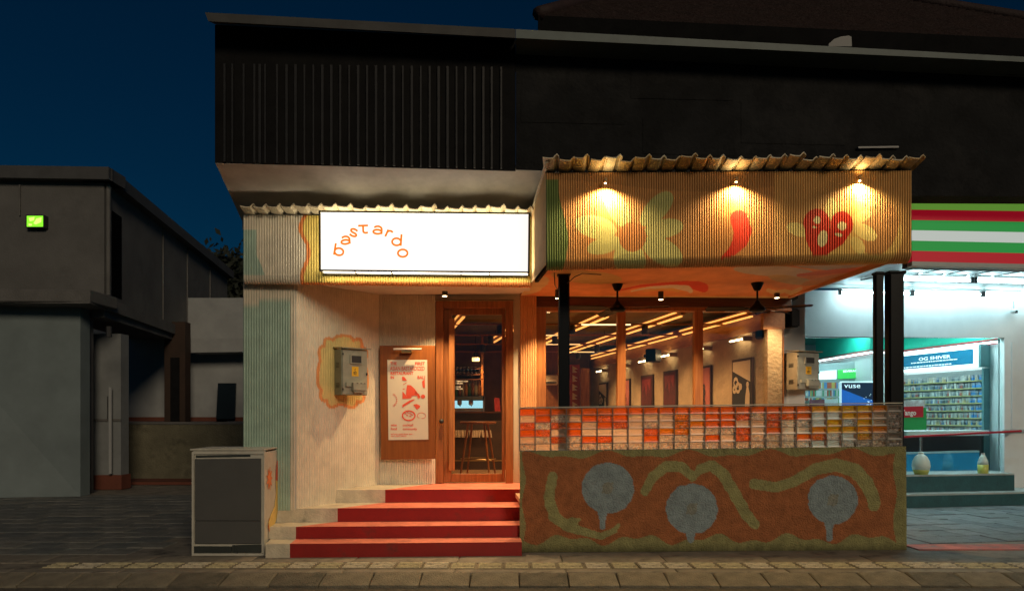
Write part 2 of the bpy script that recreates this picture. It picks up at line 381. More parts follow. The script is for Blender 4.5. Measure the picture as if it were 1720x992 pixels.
# shop forecourt pavers
sm = stone_mesh('paving_stone', .335, .425, .05, STONE[0])
ang = Matrix.Rotation(math.radians(9), 3, 'Z')
for r in range(8):
    for c in range(14):
        q = ang @ Vector((c*.345+(r % 2)*.17+.05, r*.435, 0))+Vector((4.75, 8.55, random.uniform(-.008, .004)))
        if q.x < 4.6: continue
        piece('paving_stone', sm, pave, q, ang @ Matrix.Rotation(random.uniform(-.012, .012), 3, 'X'), random.choice(STONE))
bm_ = MB().slab([(4.62, 7.98, 0), (9, 7.98, 0), (9, 8.36, 0), (4.62, 8.30, 0)], (0, 0, -.02)); bm_.build('red_streak_band', REDSTREAK, pave)
# yard pavers on the left
ym = stone_mesh('paving_stone', .42, .36, .05, YARD[0], .012)
for r in range(16):
    for c in range(13):
        q = Vector((-9.6+c*.43+(r % 2)*.21+.055*r*0, 7.9+r*.37, random.uniform(-.007, .004)))
        u = U0+F*q.x/q.y
        if u < -25 or q.x > -3.15 or (q.x > -3.5 and q.y < 8.5): continue
        piece('paving_stone', ym, pave, q, Matrix.Rotation(random.uniform(-.02, .02), 3, 'Z'), random.choice(YARD))
# ================================================================== RESTAURANT
UP = Pl(7.5, .07)
LO = Pl(8.09, .03)         # sign fascia
DW = Pl(9.6, .045)         # door and window wall
DIR = Vector((-.12, 1, 0))
rb = thing('restaurant_building', (0, 9.6, 0), 'two-storey restaurant building with black upper wall and cream ribbed ground floor', 'building')
# upper wall
def upw(u0, u1, v0a, v0b, v1a, v1b, off, th): return [UP(u0, v0a, off), UP(u1, v0b, off), UP(u1, v1b, off), UP(u0, v1a, off)], (0, th, 0)
MB().slab(*upw(361, 866, 42, 66, 274, 286, 0, .3)).build('upper_wall', DARKW, rb)
MB().slab([UP(866.6, 66, .02), UP(1790, 118, .02), UP(1790, 330, .02), UP(940, 326, .02), UP(940, 288, .02), UP(866.6, 286.5, .02)], (0, .28, 0)).build('concrete_wall', DARKC, rb)
# faint formwork panels, proud of the wall by a few millimetres
for (a, b, c, d) in ((875, 150, 1050, 205), (1060, 95, 1230, 165), (1245, 170, 1420, 240), (1080, 200, 1235, 258)):
    MB().slab([UP(a, b, .014), UP(c, b+6, .014), UP(c, d+4, .014), UP(a, d, .014)], (0, .02, 0)).build('concrete_panel', DARKC, rb)
SLATM = pmat('slat_metal', (.024, .024, .024), .5, .3, 8, metal=.3)
sm_ = MB().box((0, 0, 0), (.022, .03, 1.0)).mesh('slat', SLATM)
for i, u in enumerate([378, 391, 410, 428, 437, 446, 466, 482, 497, 512, 527, 542, 557, 572, 587, 602, 617, 632, 647, 662, 677, 692, 707, 722, 737, 752, 767, 782, 797, 812, 826, 842]):
    vt = 108+.012*(u-378); vb = 273+.024*(u-378)-1
    a, b = UP(u, vt, -.015), UP(u, vb, -.015)
    o = piece('slat', sm_, rb, (a+b)/2, Matrix.Diagonal((random.uniform(.7, 1.2), 1, (a.z-b.z))).to_3x3())
def lou(me):
    mb = MB()
    for i in range(70):                                 # small louvre fins under the eave
        u = 520+i*4.6; a, b = UP(u, 66+.055*(u-520)*.5, -.012), UP(u+3, 84+.055*(u-520)*.5, -.012)
        mb.tube([a, b], .006, 4)
    return mb
o = lou(0).build('louvre_fins', SLATM, rb); o['kind'] = 'stuff'
# eave slab along the top
EV = Pl(7.18, .07)
mb = MB(); p = [EV(344, 21), EV(866, 49), EV(866, 64), EV(350, 36)]
q = [UP(366, 33, .3), UP(866, 57, .3), UP(866, 68, .3), UP(368, 44, .3)]
mb.add(p+q, [(0, 1, 2, 3), (7, 6, 5, 4), (0, 4, 5, 1), (3, 2, 6, 7), (0, 3, 7, 4), (1, 5, 6, 2)]); mb.build('eave', EAVEM, rb)
mb = MB(); p = [EV(866.5, 49.2), EV(1800, 100), EV(1800, 108), EV(866.5, 64)]
q = [a+Vector((0, .75, .02)) for a in p]
mb.add(p+q, [(0, 1, 2, 3), (7, 6, 5, 4), (0, 4, 5, 1), (3, 2, 6, 7), (0, 3, 7, 4), (1, 5, 6, 2)]); mb.build('parapet_cap', PAR, rb)
# sagging flashing under the parapet cap
mb = MB(); pts = [(866, 68), (1000, 74), (1130, 73), (1250, 92), (1400, 103), (1560, 112), (1720, 120), (1790, 123)]
top = [UP(u, v, -.05) for u, v in pts]; mb2 = [UP(u, v+7, -.03) for u, v in pts]
for i in range(len(pts)-1): mb.quad(top[i], top[i+1], mb2[i+1], mb2[i])
mb.build('loose_flashing', DARKW, rb, recalc=False)
MB().slab([UP(1442, 246, -.02), UP(1510, 245, -.02), UP(1510, 248, -.02), UP(1442, 249, -.02)], (0, .03, 0)).build('conduit', pmat('conduit_grey', (.25, .25, .24), .5, .1, 5), rb)
# sloped underside of the overhang
A0, A1 = UP(362, 274.5, .0), UP(939, 288, .02)
B1 = P(939, 372, 8.52); B0 = P(407, 372, 8.45)
MB().slab([A0, A1, B1, B0], (0, .02, .06)).build('overhang_soffit', SOFG, rb)
MB().slab([P(407, 362, 8.47), P(935, 365, 8.54), P(935, 385, 8.54), P(407, 385, 8.47)], (0, .1, 0)).build('wall_behind_tiles', SOFG, rb)
# side wall of the upper floor and body behind
a, b = UP(361.5, 44, .01), UP(361.5, 273, .01)
MB().slab([a, b, b+Vector((.2, 6, 0)), a+Vector((.2, 6, 0))], (.2, 0, 0)).build('upper_side_wall', DARKW, rb)
CREAM = np.array((.66, .595, .46)); MINT = np.array((.34, .46, .37)); MINT2 = np.array((.42, .44, .30)); YELP = np.array((.72, .55, .13)); ORP = np.array((.72, .24, .06))
PIER = Pl(8.27, .045)
def pierc(U, V):
    r = np.tile(CREAM*.92, (len(U), 1)); r[(V > 508+3*np.sin(U*.05))] = MINT; r[(U > 488)] = CREAM*.95
    return r
pz = .42
def down(p, z): return Vector((p.x, p.y, z))
a, b = PIER(408.5, 470), PIER(496, 470)
ribc = PAINT
panel('pier_panel', a, b, down(b, pz), down(a, pz), 0, 40, pierc, ribc, rb, ribs=20, amp=.011)
MB().slab([a+Vector((0, .02, 0)), b+Vector((0, .02, 0)), down(b, .0)+Vector((0, .02, 0)), down(a, 0)+Vector((0, .02, 0))], (-.05, .5, 0)).build('pier_core', WHITE, rb)
# angled wall with painted cloud
WA = PIER(497, 470); WB = P(637, 470, 9.36)
cloud = []
cx, cv_ = 575, 624
for i in range(220):
    t = 2*math.pi*i/220; rr = 1+.055*abs(math.sin(t*5.5+.6))*2-.06
    c, s = math.cos(t), math.sin(t); ex = .62
    cloud.append((cx+40*math.copysign(abs(c)**ex, c)*rr, cv_+59*math.copysign(abs(s)**ex, s)*rr*.98))
def angc(U, V):
    r = np.tile(CREAM, (len(U), 1)); r[m_poly(U, V, cloud)] = np.array((.66, .52, .20))
    r[m_path(U, V, [(a, b, 2.6) for a, b in cloud]+[(cloud[0][0], cloud[0][1], 2.6)])] = ORP*np.array((.95, 1.2, 1.6))
    return r
zt = 3.2
panel('angled_wall', Vector((WA.x, WA.y, zt)), Vector((WB.x, WB.y, zt)), down(WB, .42), down(WA, .42), 0, 170, angc, ribc, rb, ribs=36, amp=.008)
WC = DW(731, 470, -.06)
panel('poster_wall', Vector((WB.x, WB.y, zt)), Vector((WC.x, WC.y, zt)), down(WC, .55), down(WB, .55), 0, 30, const(CREAM), ribc, rb, ribs=24, amp=.008)
for a, b in ((WA, WB), (WB, WC)):
    n = (b-a).cross(Z).normalized(); n = n if n.y > 0 else -n
    MB().slab([Vector((a.x, a.y, zt))+n*.02, Vector((b.x, b.y, zt))+n*.02, down(b, 0)+n*.02, down(a, 0)+n*.02], n*.12).build('wall_core', WHITE, rb)
# wall around the door and strip to its right
MB().slab([DW(726, 480), DW(873, 480), DW(873, 503), DW(726, 503)], (0, .2, 0)).build('door_lintel', CREAMM, rb)
MB().slab([DW(862.5, 503), DW(873.5, 503), DW(873.5, 830), DW(862.5, 830)], (0, .2, 0)).build('door_side_strip', CREAMM, rb)
PEACH = np.array((.66, .32, .13))
a, b = DW(873.6, 490, -.03), DW(901, 490, -.03)
panel('peach_ribbed_wall', a, b, down(b, .5), down(a, .5), 0, 20, const(PEACH), ribc, rb, ribs=7, amp=.01)
MB().slab([a+Vector((0, .012, 0)), b+Vector((0, .012, 0)), down(b, .3)+Vector((0, .012, 0)), down(a, .3)+Vector((0, .012, 0))], (0, .2, 0)).build('peach_wall_core', WHITE, rb)
# door
dr = thing('door', DW(797, 810), None, None); dr.parent = rb; dr.location = DW(797, 810)-wloc(rb)
def dslab(u0, u1, v0, v1, off, th, name, m, par, bev=.004): return MB().slab([DW(u0, v0, off), DW(u1, v0, off), DW(u1, v1, off), DW(u0, v1, off)], (0, th, 0)).build(name, m, par, bevel=bev)
dslab(732, 745, 505, 811, -.05, .15, 'frame', OAK, dr); dslab(849, 862, 505, 811, -.05, .15, 'frame', OAK, dr); dslab(745, 849, 505, 517, -.05, .15, 'frame', OAK, dr)
dslab(745.5, 758, 517.5, 809, .0, .06, 'stile', OAK, dr); dslab(843, 848.5, 517.5, 809, .0, .06, 'stile', OAK, dr)
dslab(758, 843, 517.5, 528, .002, .055, 'rail', OAK, dr); dslab(758, 843, 795, 809, .002, .055, 'rail', OAK, dr)
dslab(758, 843, 528, 795, .03, .012, 'pane', GLASSD, dr, 0)
dslab(754, 763.5, 535, 790, -.10, .045, 'pull_bar', OAKL, dr)
for v in (560, 765): dslab(756.5, 761, v, v+5, -.056, .058, 'bar_mount', DGREY, dr, 0)
kp = DW(742, 707, -.075); MB().tube([kp, kp+Vector((0, -.02, 0)), kp+Vector((0, -.045, 0))], [.02, .032, .026], 14).build('knob', DGREY, dr, smooth=True)
VINYL = pmat('white_vinyl', (.75, .72, .62), .6, .02, 3)
mb = MB(); dfn = lambda u, v, off: DW(u, v, .026)
for s, v, wd in (('COMMUNITY HOUR', 641, 21), ('5PM-6PM', 644.6, 12), ('DINNER', 650.4, 9), ('5PM-11PM', 653.8, 12)):
    mb = MB(); text(mb, s, 765, v, 3.3, 3.3, dfn, fit=wd, bold=.02); mb.build('vinyl_lettering', VINYL, dr, recalc=False)
# window frames
WW = Pl(9.62, .045)
def wslab(u0, u1, v0, v1, off, th, name, m, par, bev=.004, dv=0): return MB().slab([WW(u0, v0, off), WW(u1, v0+dv, off), WW(u1, v1+dv, off), WW(u0, v1, off)], (0, th, 0)).build(name, m, par, bevel=bev)
win = thing('front_window', WW(1100, 690), None, None); win.parent = rb; win.location = WW(1100, 690)-wloc(rb)
wslab(901, 1330, 492, 515, -.02, .2, 'header_beam', OAKD, win); 
wslab(901, 1330, 515.3, 522, 0, .14, 'header_rail', OAKL, win)
for u0, u1 in ((901, 917), (1037, 1051), (1167, 1181), (1293, 1304), (1305, 1317)): wslab(u0, u1, 522.3, 700, 0 if u0 != 1305 else .05, .12, 'mullion', OAKL, win)
for u0, u1 in ((917, 1037), (1051, 1167), (1181, 1293)): wslab(u0, u1, 522.3, 700, .05, .012, 'pane', GLASS, win, 0)
wslab(901, 1317, 700.3, 708, -.03, .2, 'sill', OAKL, win)
a, b = WW(901, 708.3, .0), WW(1317, 708.3, 0)
panel('wall_below_window', a, b, down(b, .5), down(a, .5), 30, 6, const((.70, .42, .26)), ribc, rb)
# steps
STP = [(7.60, .0, .15, 446, 487), (7.91, .15, .283, 452, 497), (8.27, .283, .44, 462, 567), (8.79, .44, .60, 546, 647)]
st = thing('entrance_steps', (-1.3, 8.2, 0), 'four wide red steps with a white painted corner below the door', 'steps')
for i, (y, z0, z1, ul, ub) in enumerate(STP):
    pl = Pl(y, .045); yb = (STP[i+1][0] if i < 3 else 9.62); pb = Pl(yb, .045)
    nxt = STP[i+1][4] if i < 3 else 733
    def at(u, plane, z): Y = plane.Y(u); return Vector(((u-U0)/F*Y, Y, z))
    ur = 876.5 if i < 2 else 875
    mb = MB()
    # riser white / red
    L, M, R = at(ul, pl, z1), at(ub, pl, z1), at(ur, pl, z1)
    Lb, Mb, Rb = at(ul+(8 if i == 0 else 6), pb, z1), at(nxt, pb, z1), at(ur-(2.5), pb, z1)
    if i == 3: Lb = at(632, pb, z1)
    dz = Vector((0, 0, -(z1-(STP[i-1][2] if i else -.02))))
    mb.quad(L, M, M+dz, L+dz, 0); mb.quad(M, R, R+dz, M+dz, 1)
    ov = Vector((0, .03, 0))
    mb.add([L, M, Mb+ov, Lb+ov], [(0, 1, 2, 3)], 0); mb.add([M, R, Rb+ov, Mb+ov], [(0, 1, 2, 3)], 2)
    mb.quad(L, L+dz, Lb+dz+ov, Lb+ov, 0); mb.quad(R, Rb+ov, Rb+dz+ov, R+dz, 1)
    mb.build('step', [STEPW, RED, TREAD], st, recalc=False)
# interior floor and terrace floor (a little below the landing)
def zq(pts, z, th=-.05): return MB().slab([(x, y, z) for x, y in pts], (0, 0, th))
FLOORM = pmat('terrace_floor', (.60, .36, .22), .5, .2, 4)
tag(zq([(.10, 8.02), (4.4, 8.2), (4.6, 9.9), (-.02, 9.62)], .55).build('terrace_floor', FLOORM), kind='structure')
# ------------------------------------------------------------------ entrance canopy with sign fascia
ec = thing('entrance_canopy', (-1.4, 8.1, 3.0), 'cream ribbed fascia with tiled edge above the door, carrying the lit sign', 'canopy')
FA = Pl(8.07, .03)
def fasc(U, V):
    r = np.tile(CREAM, (len(U), 1)); r[(U < 431) & (V > 386)] = MINT*1.05; r[(U < 425+20*np.sin(V*.03)) & (V > 400)] = MINT
    r[(V > 462) & (U < 520)] = CREAM*.8
    e = 513-8*np.sin((V-362)*.075)*np.where(V > 412, .7, 1.0)
    r[U > e] = YELP; r[(np.abs(U-e) < 3.4)] = ORP
    r[(V > 473) & (U > 512)] = ORP*.9+YELP*.1
    return r
panel('fascia_panel', FA(408.5, 361), FA(893, 364), FA(893, 473), FA(408.5, 467), 0, 70, fasc, ribc, ec, ribs=112, amp=.011, lip=.05)
# soffit of the entrance
MB().slab([FA(409, 470, .05), FA(892, 476, .05), DW(889, 493, .0), Vector((WB.x-.02, WB.y, 3.13)), Vector((WA.x, WA.y, 3.07)), Vector((PIER(409, 470).x, PIER(409, 470).y, 3.06))], (0, 0, .06)).build('soffit', WHITE, ec)
MB().slab([FA(409, 362, .03), FA(892, 365, .03), FA(892, 470, .03), FA(409, 465, .03)], (0, .3, 0)).build('canopy_core', WHITE, ec)
def tile_mesh(seed, L, wd):
    r = random.Random(seed); prof = []
    for k in range(9):
        s = k/8; z = .012*math.sin(math.pi*s)*-1 if s < .7 else .030*math.sin(math.pi*(s-.7)/.3)
        prof.append((s*wd*1.06, z))
    mb = MB(); th = .012; vs = []
    for y, dz in ((0, 0), (-L*.5, r.uniform(0, .006)), (-L, r.uniform(.0, .014))):
        for dx in (0,):
            vs += [(x, y, z+dz) for x, z in prof]+[(x, y, z+dz+th) for x, z in prof[::-1]]
    n = 18; fs = [tuple(range(n)), tuple(range(3*n-1, 2*n-1, -1))]
    for q in range(2): fs += [(q*n+i, q*n+(i+1) % n, (q+1)*n+(i+1) % n, (q+1)*n+i) for i in range(n)]
    return mb.add(vs, fs).mesh('roof_tile', TILE)
tms = [tile_mesh(j, .22, .155) for j in range(6)]
def tiles(parent, plane, u0, u1, va, vb, mats, pitch=.155, tilt=(-7, -2), ln=1.0):
    a, b = plane(u0, va), plane(u1, vb); e = (b-a); n = int(round(e.length/pitch)); ex = e.normalized(); ey = Vector((-ex.y, ex.x, 0)).normalized(); ez = ex.cross(ey)
    for i in range(n):
        rot = Matrix((ex, ey, ez)).transposed() @ Matrix.Rotation(math.radians(random.uniform(*tilt)), 3, 'X') @ Matrix.Rotation(math.radians(random.uniform(-4, 4)), 3, 'Z')
        piece('roof_tile', tms[random.randrange(6)], parent, a+e*(i/n)+Vector((0, .05, .004+random.uniform(0, .012))), rot @ Matrix.Diagonal((1, random.uniform(.88, 1.1)*ln, 1)), random.choice(mats))
tiles(ec, FA, 411, 893, 360, 363, [TILE])
# ------------------------------------------------------------------ lit sign
SG = Pl(7.84, .03); SGB = Pl(8.06, .03)
sg = thing('lightbox_sign', SG(712, 455), 'long white illuminated sign box with orange curved lettering reading bastardo', 'sign')
c4 = [SG(537, 355), SG(889, 358.5), SG(888, 457.5), SG(537.5, 454)]
def lerp2(c, s, t): return c[0].lerp(c[1], s).lerp(c[3].lerp(c[2], s), t)
cb = [p+Vector((0, .19, 0)) for p in c4]
MB().quad(lerp2(c4, .004, .02)+Vector((0, .006, 0)), lerp2(c4, .996, .02)+Vector((0, .006, 0)), lerp2(c4, .996, .98)+Vector((0, .006, 0)), lerp2(c4, .004, .98)+Vector((0, .006, 0))).build('face', SIGNE, sg, recalc=False)
d0, d1 = c4[3]+Vector((0, .01, .012)), c4[2]+Vector((0, .01, .012))
MB().quad(d0, d1, cb[2]+Vector((0, 0, .012)), cb[3]+Vector((0, 0, .012))).build('lit_underside', SIGNB, sg, recalc=False)
fr = MB(); r = .011
for i in range(4): fr.tube([c4[i], c4[(i+1) % 4]], r, 6); fr.tube([cb[i], cb[(i+1) % 4]], r, 6); fr.tube([c4[i], cb[i]], r, 6)
for s in (.16, .335, .67, .81): fr.tube([c4[3].lerp(c4[2], s), cb[3].lerp(cb[2], s)], .008, 6)
fr.build('frame', BRONZE, sg)
MB().slab([c4[0]+Vector((0, .012, -.0)), c4[1]+Vector((0, .012, 0)), cb[1], cb[0]], (0, 0, -.008)).build('lit_top', emat('sign_top_lit', (1, .84, .58), 2.2), sg)
MB().slab([cb[0]+Vector((0, .004, 0)), cb[1]+Vector((0, .004, 0)), cb[2]+Vector((0, .004, 0)), cb[3]+Vector((0, .004, 0))], (0, .015, 0)).build('back_panel', BRONZE, sg)
def arc(cx, cy, rx, ry, a0, a1, n=14): return [(cx+rx*math.cos(math.radians(a0+(a1-a0)*i/n)), cy+ry*math.sin(math.radians(a0+(a1-a0)*i/n))) for i in range(n+1)]
GL = {'b': [[(-.85, 2.1), (-.85, -1)], arc(.05, 0, .9, .95, 0, 360, 20)],
      'a': [[(-.75, .72)]+arc(0, .25, .8, .8, 115, 0, 9)+[(.8, -1)], arc(-.05, -.42, .85, .55, 0, 360, 18)],
      's': [arc(0, .45, .65, .5, 30, 270, 10)[:-1]+arc(0, -.5, .68, .47, 90, -150, 10)],
      't': [[(-1.0, .95), (1.0, .95)], [(.0, .95), (0, -.5)]+arc(.5, -.5, .5, .5, 180, 290, 7)+[(.95, -.95)]],
      'r': [[(-.5, 1), (-.5, -1)], [(-.5, .2)]+arc(.15, .2, .65, .75, 170, 50, 7)],
      'd': [[(.85, 2.1), (.85, -1)], arc(-.05, 0, .9, .95, 0, 360, 20)],
      'o': [arc(0, 0, .98, .98, 0, 360, 22)]}
for ch, cu, cv, rot in (('b', 569, 422.5, 9), ('a', 580.5, 403.5, -4), ('s', 594, 390.5, 22), ('t', 610, 384.8, -2), ('a', 634.5, 386.5, 3), ('r', 653.5, 393, 24), ('d', 666.5, 406, 4), ('o', 676.5, 425, 0)):
    mb = MB(); c, s = math.cos(math.radians(-rot)), math.sin(math.radians(-rot)); kx, ky = 8.3, 6.3
    if ch == 's': kx, ky = 9, 6.2
    for line in GL[ch]:
        pts = []
        for gx, gy in line:
            X_, Y_ = gx*kx, gy*ky; pts.append((cu+X_*c-Y_*s, cv-(X_*s+Y_*c)))
        stroke(mb, pts, 3.3, lambda u, v, off: SG(u, v, off-.002), thick=.006)
    mb.build('letter', ORNG, sg)
# ------------------------------------------------------------------ big projecting canopy
pc = thing('terrace_canopy', (2.6, 7.6, 3.1), 'large ribbed canopy box with painted flower, chilli and heart over the terrace', 'canopy')
cTL, cTR, cBR, cBL = P(917, 291, 7.2), P(1531, 287, 7.12), P(1531, 424, 7.12), P(918, 436, 7.2)
BASE = np.array((.50, .25, .08)); PET = np.array((.52, .49, .19)); GRN = np.array((.14, .20, .05)); CHI = np.array((.60, .04, .015))
def canc(U, V):
    wv = 3*np.sin(V*.06+U*.02); r = np.tile(BASE, (len(U), 1))
    r[(U > 1300)] = BASE*.55+np.array((.66, .42, .14))*.45
    r[m_ell(U, V, 1440, 395, 75, 60)] = np.array((.66, .46, .15)); r[m_ell(U, V, 1475, 385, 32, 45, 20)] = BASE
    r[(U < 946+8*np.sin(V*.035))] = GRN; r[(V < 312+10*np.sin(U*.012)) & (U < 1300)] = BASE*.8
    for cu, cv, a, b, g in ((1000, 382, 36, 19, 14), (1016, 412, 30, 14, -16), (1057, 436, 26, 32, 0), (1112, 422, 36, 21, 30), (1116, 384, 33, 16, -10), (1102, 351, 36, 18, -48), (1036, 350, 35, 17, 62)):
        r[m_ell(U+wv*.4, V, cu, cv, a, b, g)] = PET if cv > 355 else PET*.85+GRN*.15
    r[m_ell(U, V, 1062, 398, 23, 25)] = BASE*np.array((.9, .75, .7))
    for cu, cv, a, b, g in ((1340, 386, 20, 11, 20), (1452, 390, 22, 12, 30), (1440, 412, 16, 10, 60), (1445, 365, 20, 9, -25), (1395, 350, 9, 18, 0)):
        r[m_ell(U, V, cu, cv, a, b, g)] = np.array((.70, .58, .22))
    r[m_path(U, V, [(1241, 368, 15), (1247, 388, 15), (1243, 405, 13), (1231, 421, 8), (1212, 433, 1.5)])] = CHI
    hm = m_ell(U, V, 1371, 375, 22, 24) | m_ell(U, V, 1413, 377, 19, 22) | m_poly(U, V, [(1350, 382), (1432, 385), (1415, 410), (1386, 429), (1366, 431), (1354, 406)])
    hm &= ~m_poly(U, V, [(1389, 345), (1400, 345), (1394, 366)])
    r[hm] = CHI*np.array((.95, 1, 1))
    for cu, cv, a, b, g in ((1372, 370, 6, 6.5, 0), (1413.5, 380, 7.5, 7.5, 0), (1381, 401, 8.5, 14, 12), (1408, 394.5, 6.5, 3, 10), (1367, 382, 4, 2, 10)):
        r[m_ell(U, V, cu, cv, a, b, g)] = np.array((.66, .58, .32))
    r[m_ell(U, V, 1058, 440, 27, 14)] = PET*.75
    return r
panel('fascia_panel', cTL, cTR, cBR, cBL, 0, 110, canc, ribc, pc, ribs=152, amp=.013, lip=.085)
MB().slab([cTL+Vector((.01, .03, .0)), cTR+Vector((-.01, .03, 0)), cBR+Vector((-.01, .03, -.02)), cBL+Vector((.01, .03, -.02))], (-.03, .12, 0)).build('canopy_core', DARKW, pc)
# left flank back to the sign fascia, colour lightened as if lit by it
fl_b0, fl_b1 = FA(894, 360, -.02), FA(894, 474, -.02)
tl = P(917, 288, 7.205); bl = P(917, 445, 7.205)
panel('side_panel', tl, fl_b0, fl_b1, bl, 0, 20, const((.80, .54, .26)), ribc, pc, ribs=34, amp=.008)
MB().slab([tl+Vector((.02, .02, 0)), fl_b0+Vector((.03, 0, 0)), fl_b1+Vector((.03, 0, 0)), bl+Vector((.02, .02, 0))], (.04, 0, 0)).build('side_core', DARKW, pc)
tr_, br_ = P(1531, 287, 7.125), P(1531, 430, 7.125); bk = Vector((-.24, 2.5, 0))
MB().slab([tr_, br_, br_+bk, tr_+bk], (-.03, 0, 0)).build('side_panel', pmat('peach_paint', (.55, .28, .12), .7, .1, 5), pc)
# painted underside
def sofc(U, V):
    r = np.tile(np.array((.70, .29, .11)), (len(U), 1)); cr = np.array((.66, .52, .27)); gy = np.array((.50, .49, .44))
    r[m_ell(U, V, 985, 465, 60, 11, 4)] = np.array((.55, .36, .13)); r[m_ell(U, V, 905, 475, 18, 10, -20)] = cr*.9; r[m_ell(U, V, 880, 490, 30, 6, -10)] = cr
    r[m_path(U, V, [(1038, 488, 1.2), (1075, 480, 2), (1110, 477, 2.5), (1150, 476, 4.5), (1172, 480, 8), (1182, 483, 8)])] = CHI
    r[m_path(U, V, [(1060, 489, 1), (1090, 483, 2), (1130, 481, 3), (1155, 484, 5), (1160, 488, 4)])] = gy*1.2
    r[m_path(U, V, [(1080, 489, 1), (1105, 486, 1.6), (1130, 486, 2.5), (1140, 489, 2)])] = np.array((.62, .38, .12))
    r[m_ell(U, V, 1300, 455, 68, 9, 3)] = gy; r[m_ell(U, V, 1420, 447, 90, 8, 2)] = gy*.9; r[m_ell(U, V, 1330, 470, 40, 7, 8)] = cr*.8
    r[m_path(U, V, [(1290, 487, 3), (1303, 492, 4), (1318, 488, 3), (1330, 492, 4), (1345, 484, 3)])] = cr
    r[m_ell(U, V, 1395, 468, 50, 6, -12)] = np.array((.52, .27, .12)); r[m_path(U, V, [(1340, 462, 2), (1400, 456, 4), (1460, 450, 3)])] = np.array((.58, .16, .07))
    r[(V > 497)] = cr
    return r
s0 = Vector((cBL.x, 7.24, 3.12)); s1 = Vector((cBR.x-.01, 7.16, 3.20)); s2 = P(1326, 499.5, 9.85); s3 = DW(874, 495, -.02)
s2.z = 3.15; s3.z = 3.15; sm2 = FA(893, 470); 
panel('soffit', s0, s1, s2, Vector((s3.x, s3.y, s3.z)), 260, 130, sofc, SOFFIT, pc)
MB().slab([s0+Vector((0, 0, .03)), s1+Vector((0, 0, .03)), s2+Vector((0, 0, .03)), s3+Vector((0, 0, .03))], (0, 0, .8)).build('roof_core', DARKW, pc)
tiles(pc, Pl(7.22, -.02), 914, 1535, 289, 286, [TILE2, TILE2, TILE], .152, (-11, -6), 1.2)
MB().slab([tl+Vector((-.012, -.16, .03)), fl_b0+Vector((-.012, 0, .02)), fl_b0+Vector((-.012, 0, .05)), tl+Vector((-.012, -.16, .065))], (.03, 0, 0)).build('edge_trim', TILE, pc)
for (u, Y, wpx, zt_) in ((947, 8.08, 18.5, 3.155), (1475, 8.25, 14, 3.2), (1502, 8.22, 24, 3.2)):
    X = (u-U0)/F*Y; wd = wpx/F*Y
    mb = MB(); mb.box((X, Y, (zt_)/2), (wd, wd*.8, zt_)); mb.box((X, Y, zt_-.02), (wd*1.25, wd, .035)); mb.build('post', BLACK, pc, bevel=.012)
# wall-wash lamps tucked under the tile edge
TANL = pmat('lamp_tan_paint', (.36, .22, .09), .5, .1, 6)
for u, v, which in ((1015, 311, 'above the painted flower'), (1232, 309, 'above the painted chilli'), (1437, 307, 'above the painted heart')):
    c = P(u, v, 7.17)+Vector((0, -.085, 0))
    t = thing('wall_washer_lamp', c, 'small lit wall washer lamp under the tile edge '+which, 'lamp', 'lamps on the canopy front')
    MB().lathe(c+Vector((0, 0, -.005)), [(.012, 0), (.017, .006), (.017, .045), (.01, .05)], 12).build('housing', TANL, t)
    MB().lathe(c+Vector((0, 0, -.012)), [(.011, 0), (.011, .006)], 12).build('lens', WARME, t)
    MB().tube([c+Vector((0, 0, .03)), c+Vector((0, .03, .04)), c+Vector((0, .09, .04))], .006, 6).build('bracket', TANL, t)
    spot(t, c+Vector((0, -.01, .06)), c+Vector((0, -.06, .6)), 1.0, 160, (1, .68, .30), .02, .8)  # upward lamp added to brighten the tile undersides
    spot(t, c+Vector((0, -.005, -.018)), c+Vector((0, .12, -.6)), 62, 146, (1, .70, .32), .015, .75)
# can downlights
for u, v, Y, en, lab in ((747, 497, 8.95, 110, 'black can downlight over the entrance door'), (937, 501, 9.1, 150, 'black can downlight behind the first canopy post'), (1110, 503, 9.25, 150, 'black can downlight between the two ceiling fans'), (1305, 500, 9.4, 90, 'black can downlight beside the fan at the shop end')):
    b = P(u, v, Y); top = 3.15 if u > 800 else 3.1
    t = thing('downlight', b, lab, 'downlight', 'can downlights under the canopies')
    MB().lathe(b, [(.030, .0), (.036, .0), (.036, top-b.z), (.03, top-b.z+.001)], 16).build('can', DGREY, t, smooth=False)
    MB().lathe(b+Vector((0, 0, -.003)), [(.028, 0), (.028, .004)], 16).build('lens', WARME, t)
    spot(t, b+Vector((0, 0, -.012)), b+Vector((0, 0, -1)), en, 105, (1, .66, .32), .02, .6)
# ceiling fans
def fan(u, rots, lab):
    Y = 8.72; c = P(u, 474, Y); X, zt_ = c.x, 3.16
    t = thing('ceiling_fan', (X, Y, 2.82), lab, 'fan', 'ceiling fans over the terrace')
    MB().lathe((X, Y, zt_-.095), [(.03, 0), (.045, .02), (.075, .09), (.078, .1)], 18).build('canopy_cup', BLACK, t, smooth=True)
    MB().tube([(X, Y, zt_-.06), (X, Y, 2.93)], .012, 8).build('rod', BLACK, t)
    MB().lathe((X, Y, 2.80), [(.03, 0), (.085, .008), (.10, .03), (.09, .06), (.045, .10), (.028, .14)], 20).build('motor', BLACK, t, smooth=True)
    for a in rots:
        d = Vector((math.cos(a), math.sin(a), 0)); n = Vector((-d.y, d.x, 0)); b = Vector((X, Y, 2.838))
        tilt = Vector((0, 0, .018))
        p = [b+d*.09+n*.03, b+d*.22+n*.06+tilt, b+d*.62+n*.055+tilt, b+d*.64+n*.0, b+d*.62-n*.055-tilt, b+d*.22-n*.06-tilt, b+d*.09-n*.03]
        MB().slab(p, (0, 0, .008)).build('blade', BLACK, t)
fan(1037, (math.radians(-18), math.radians(102), math.radians(190)), 'black ceiling fan nearest the lit sign box')
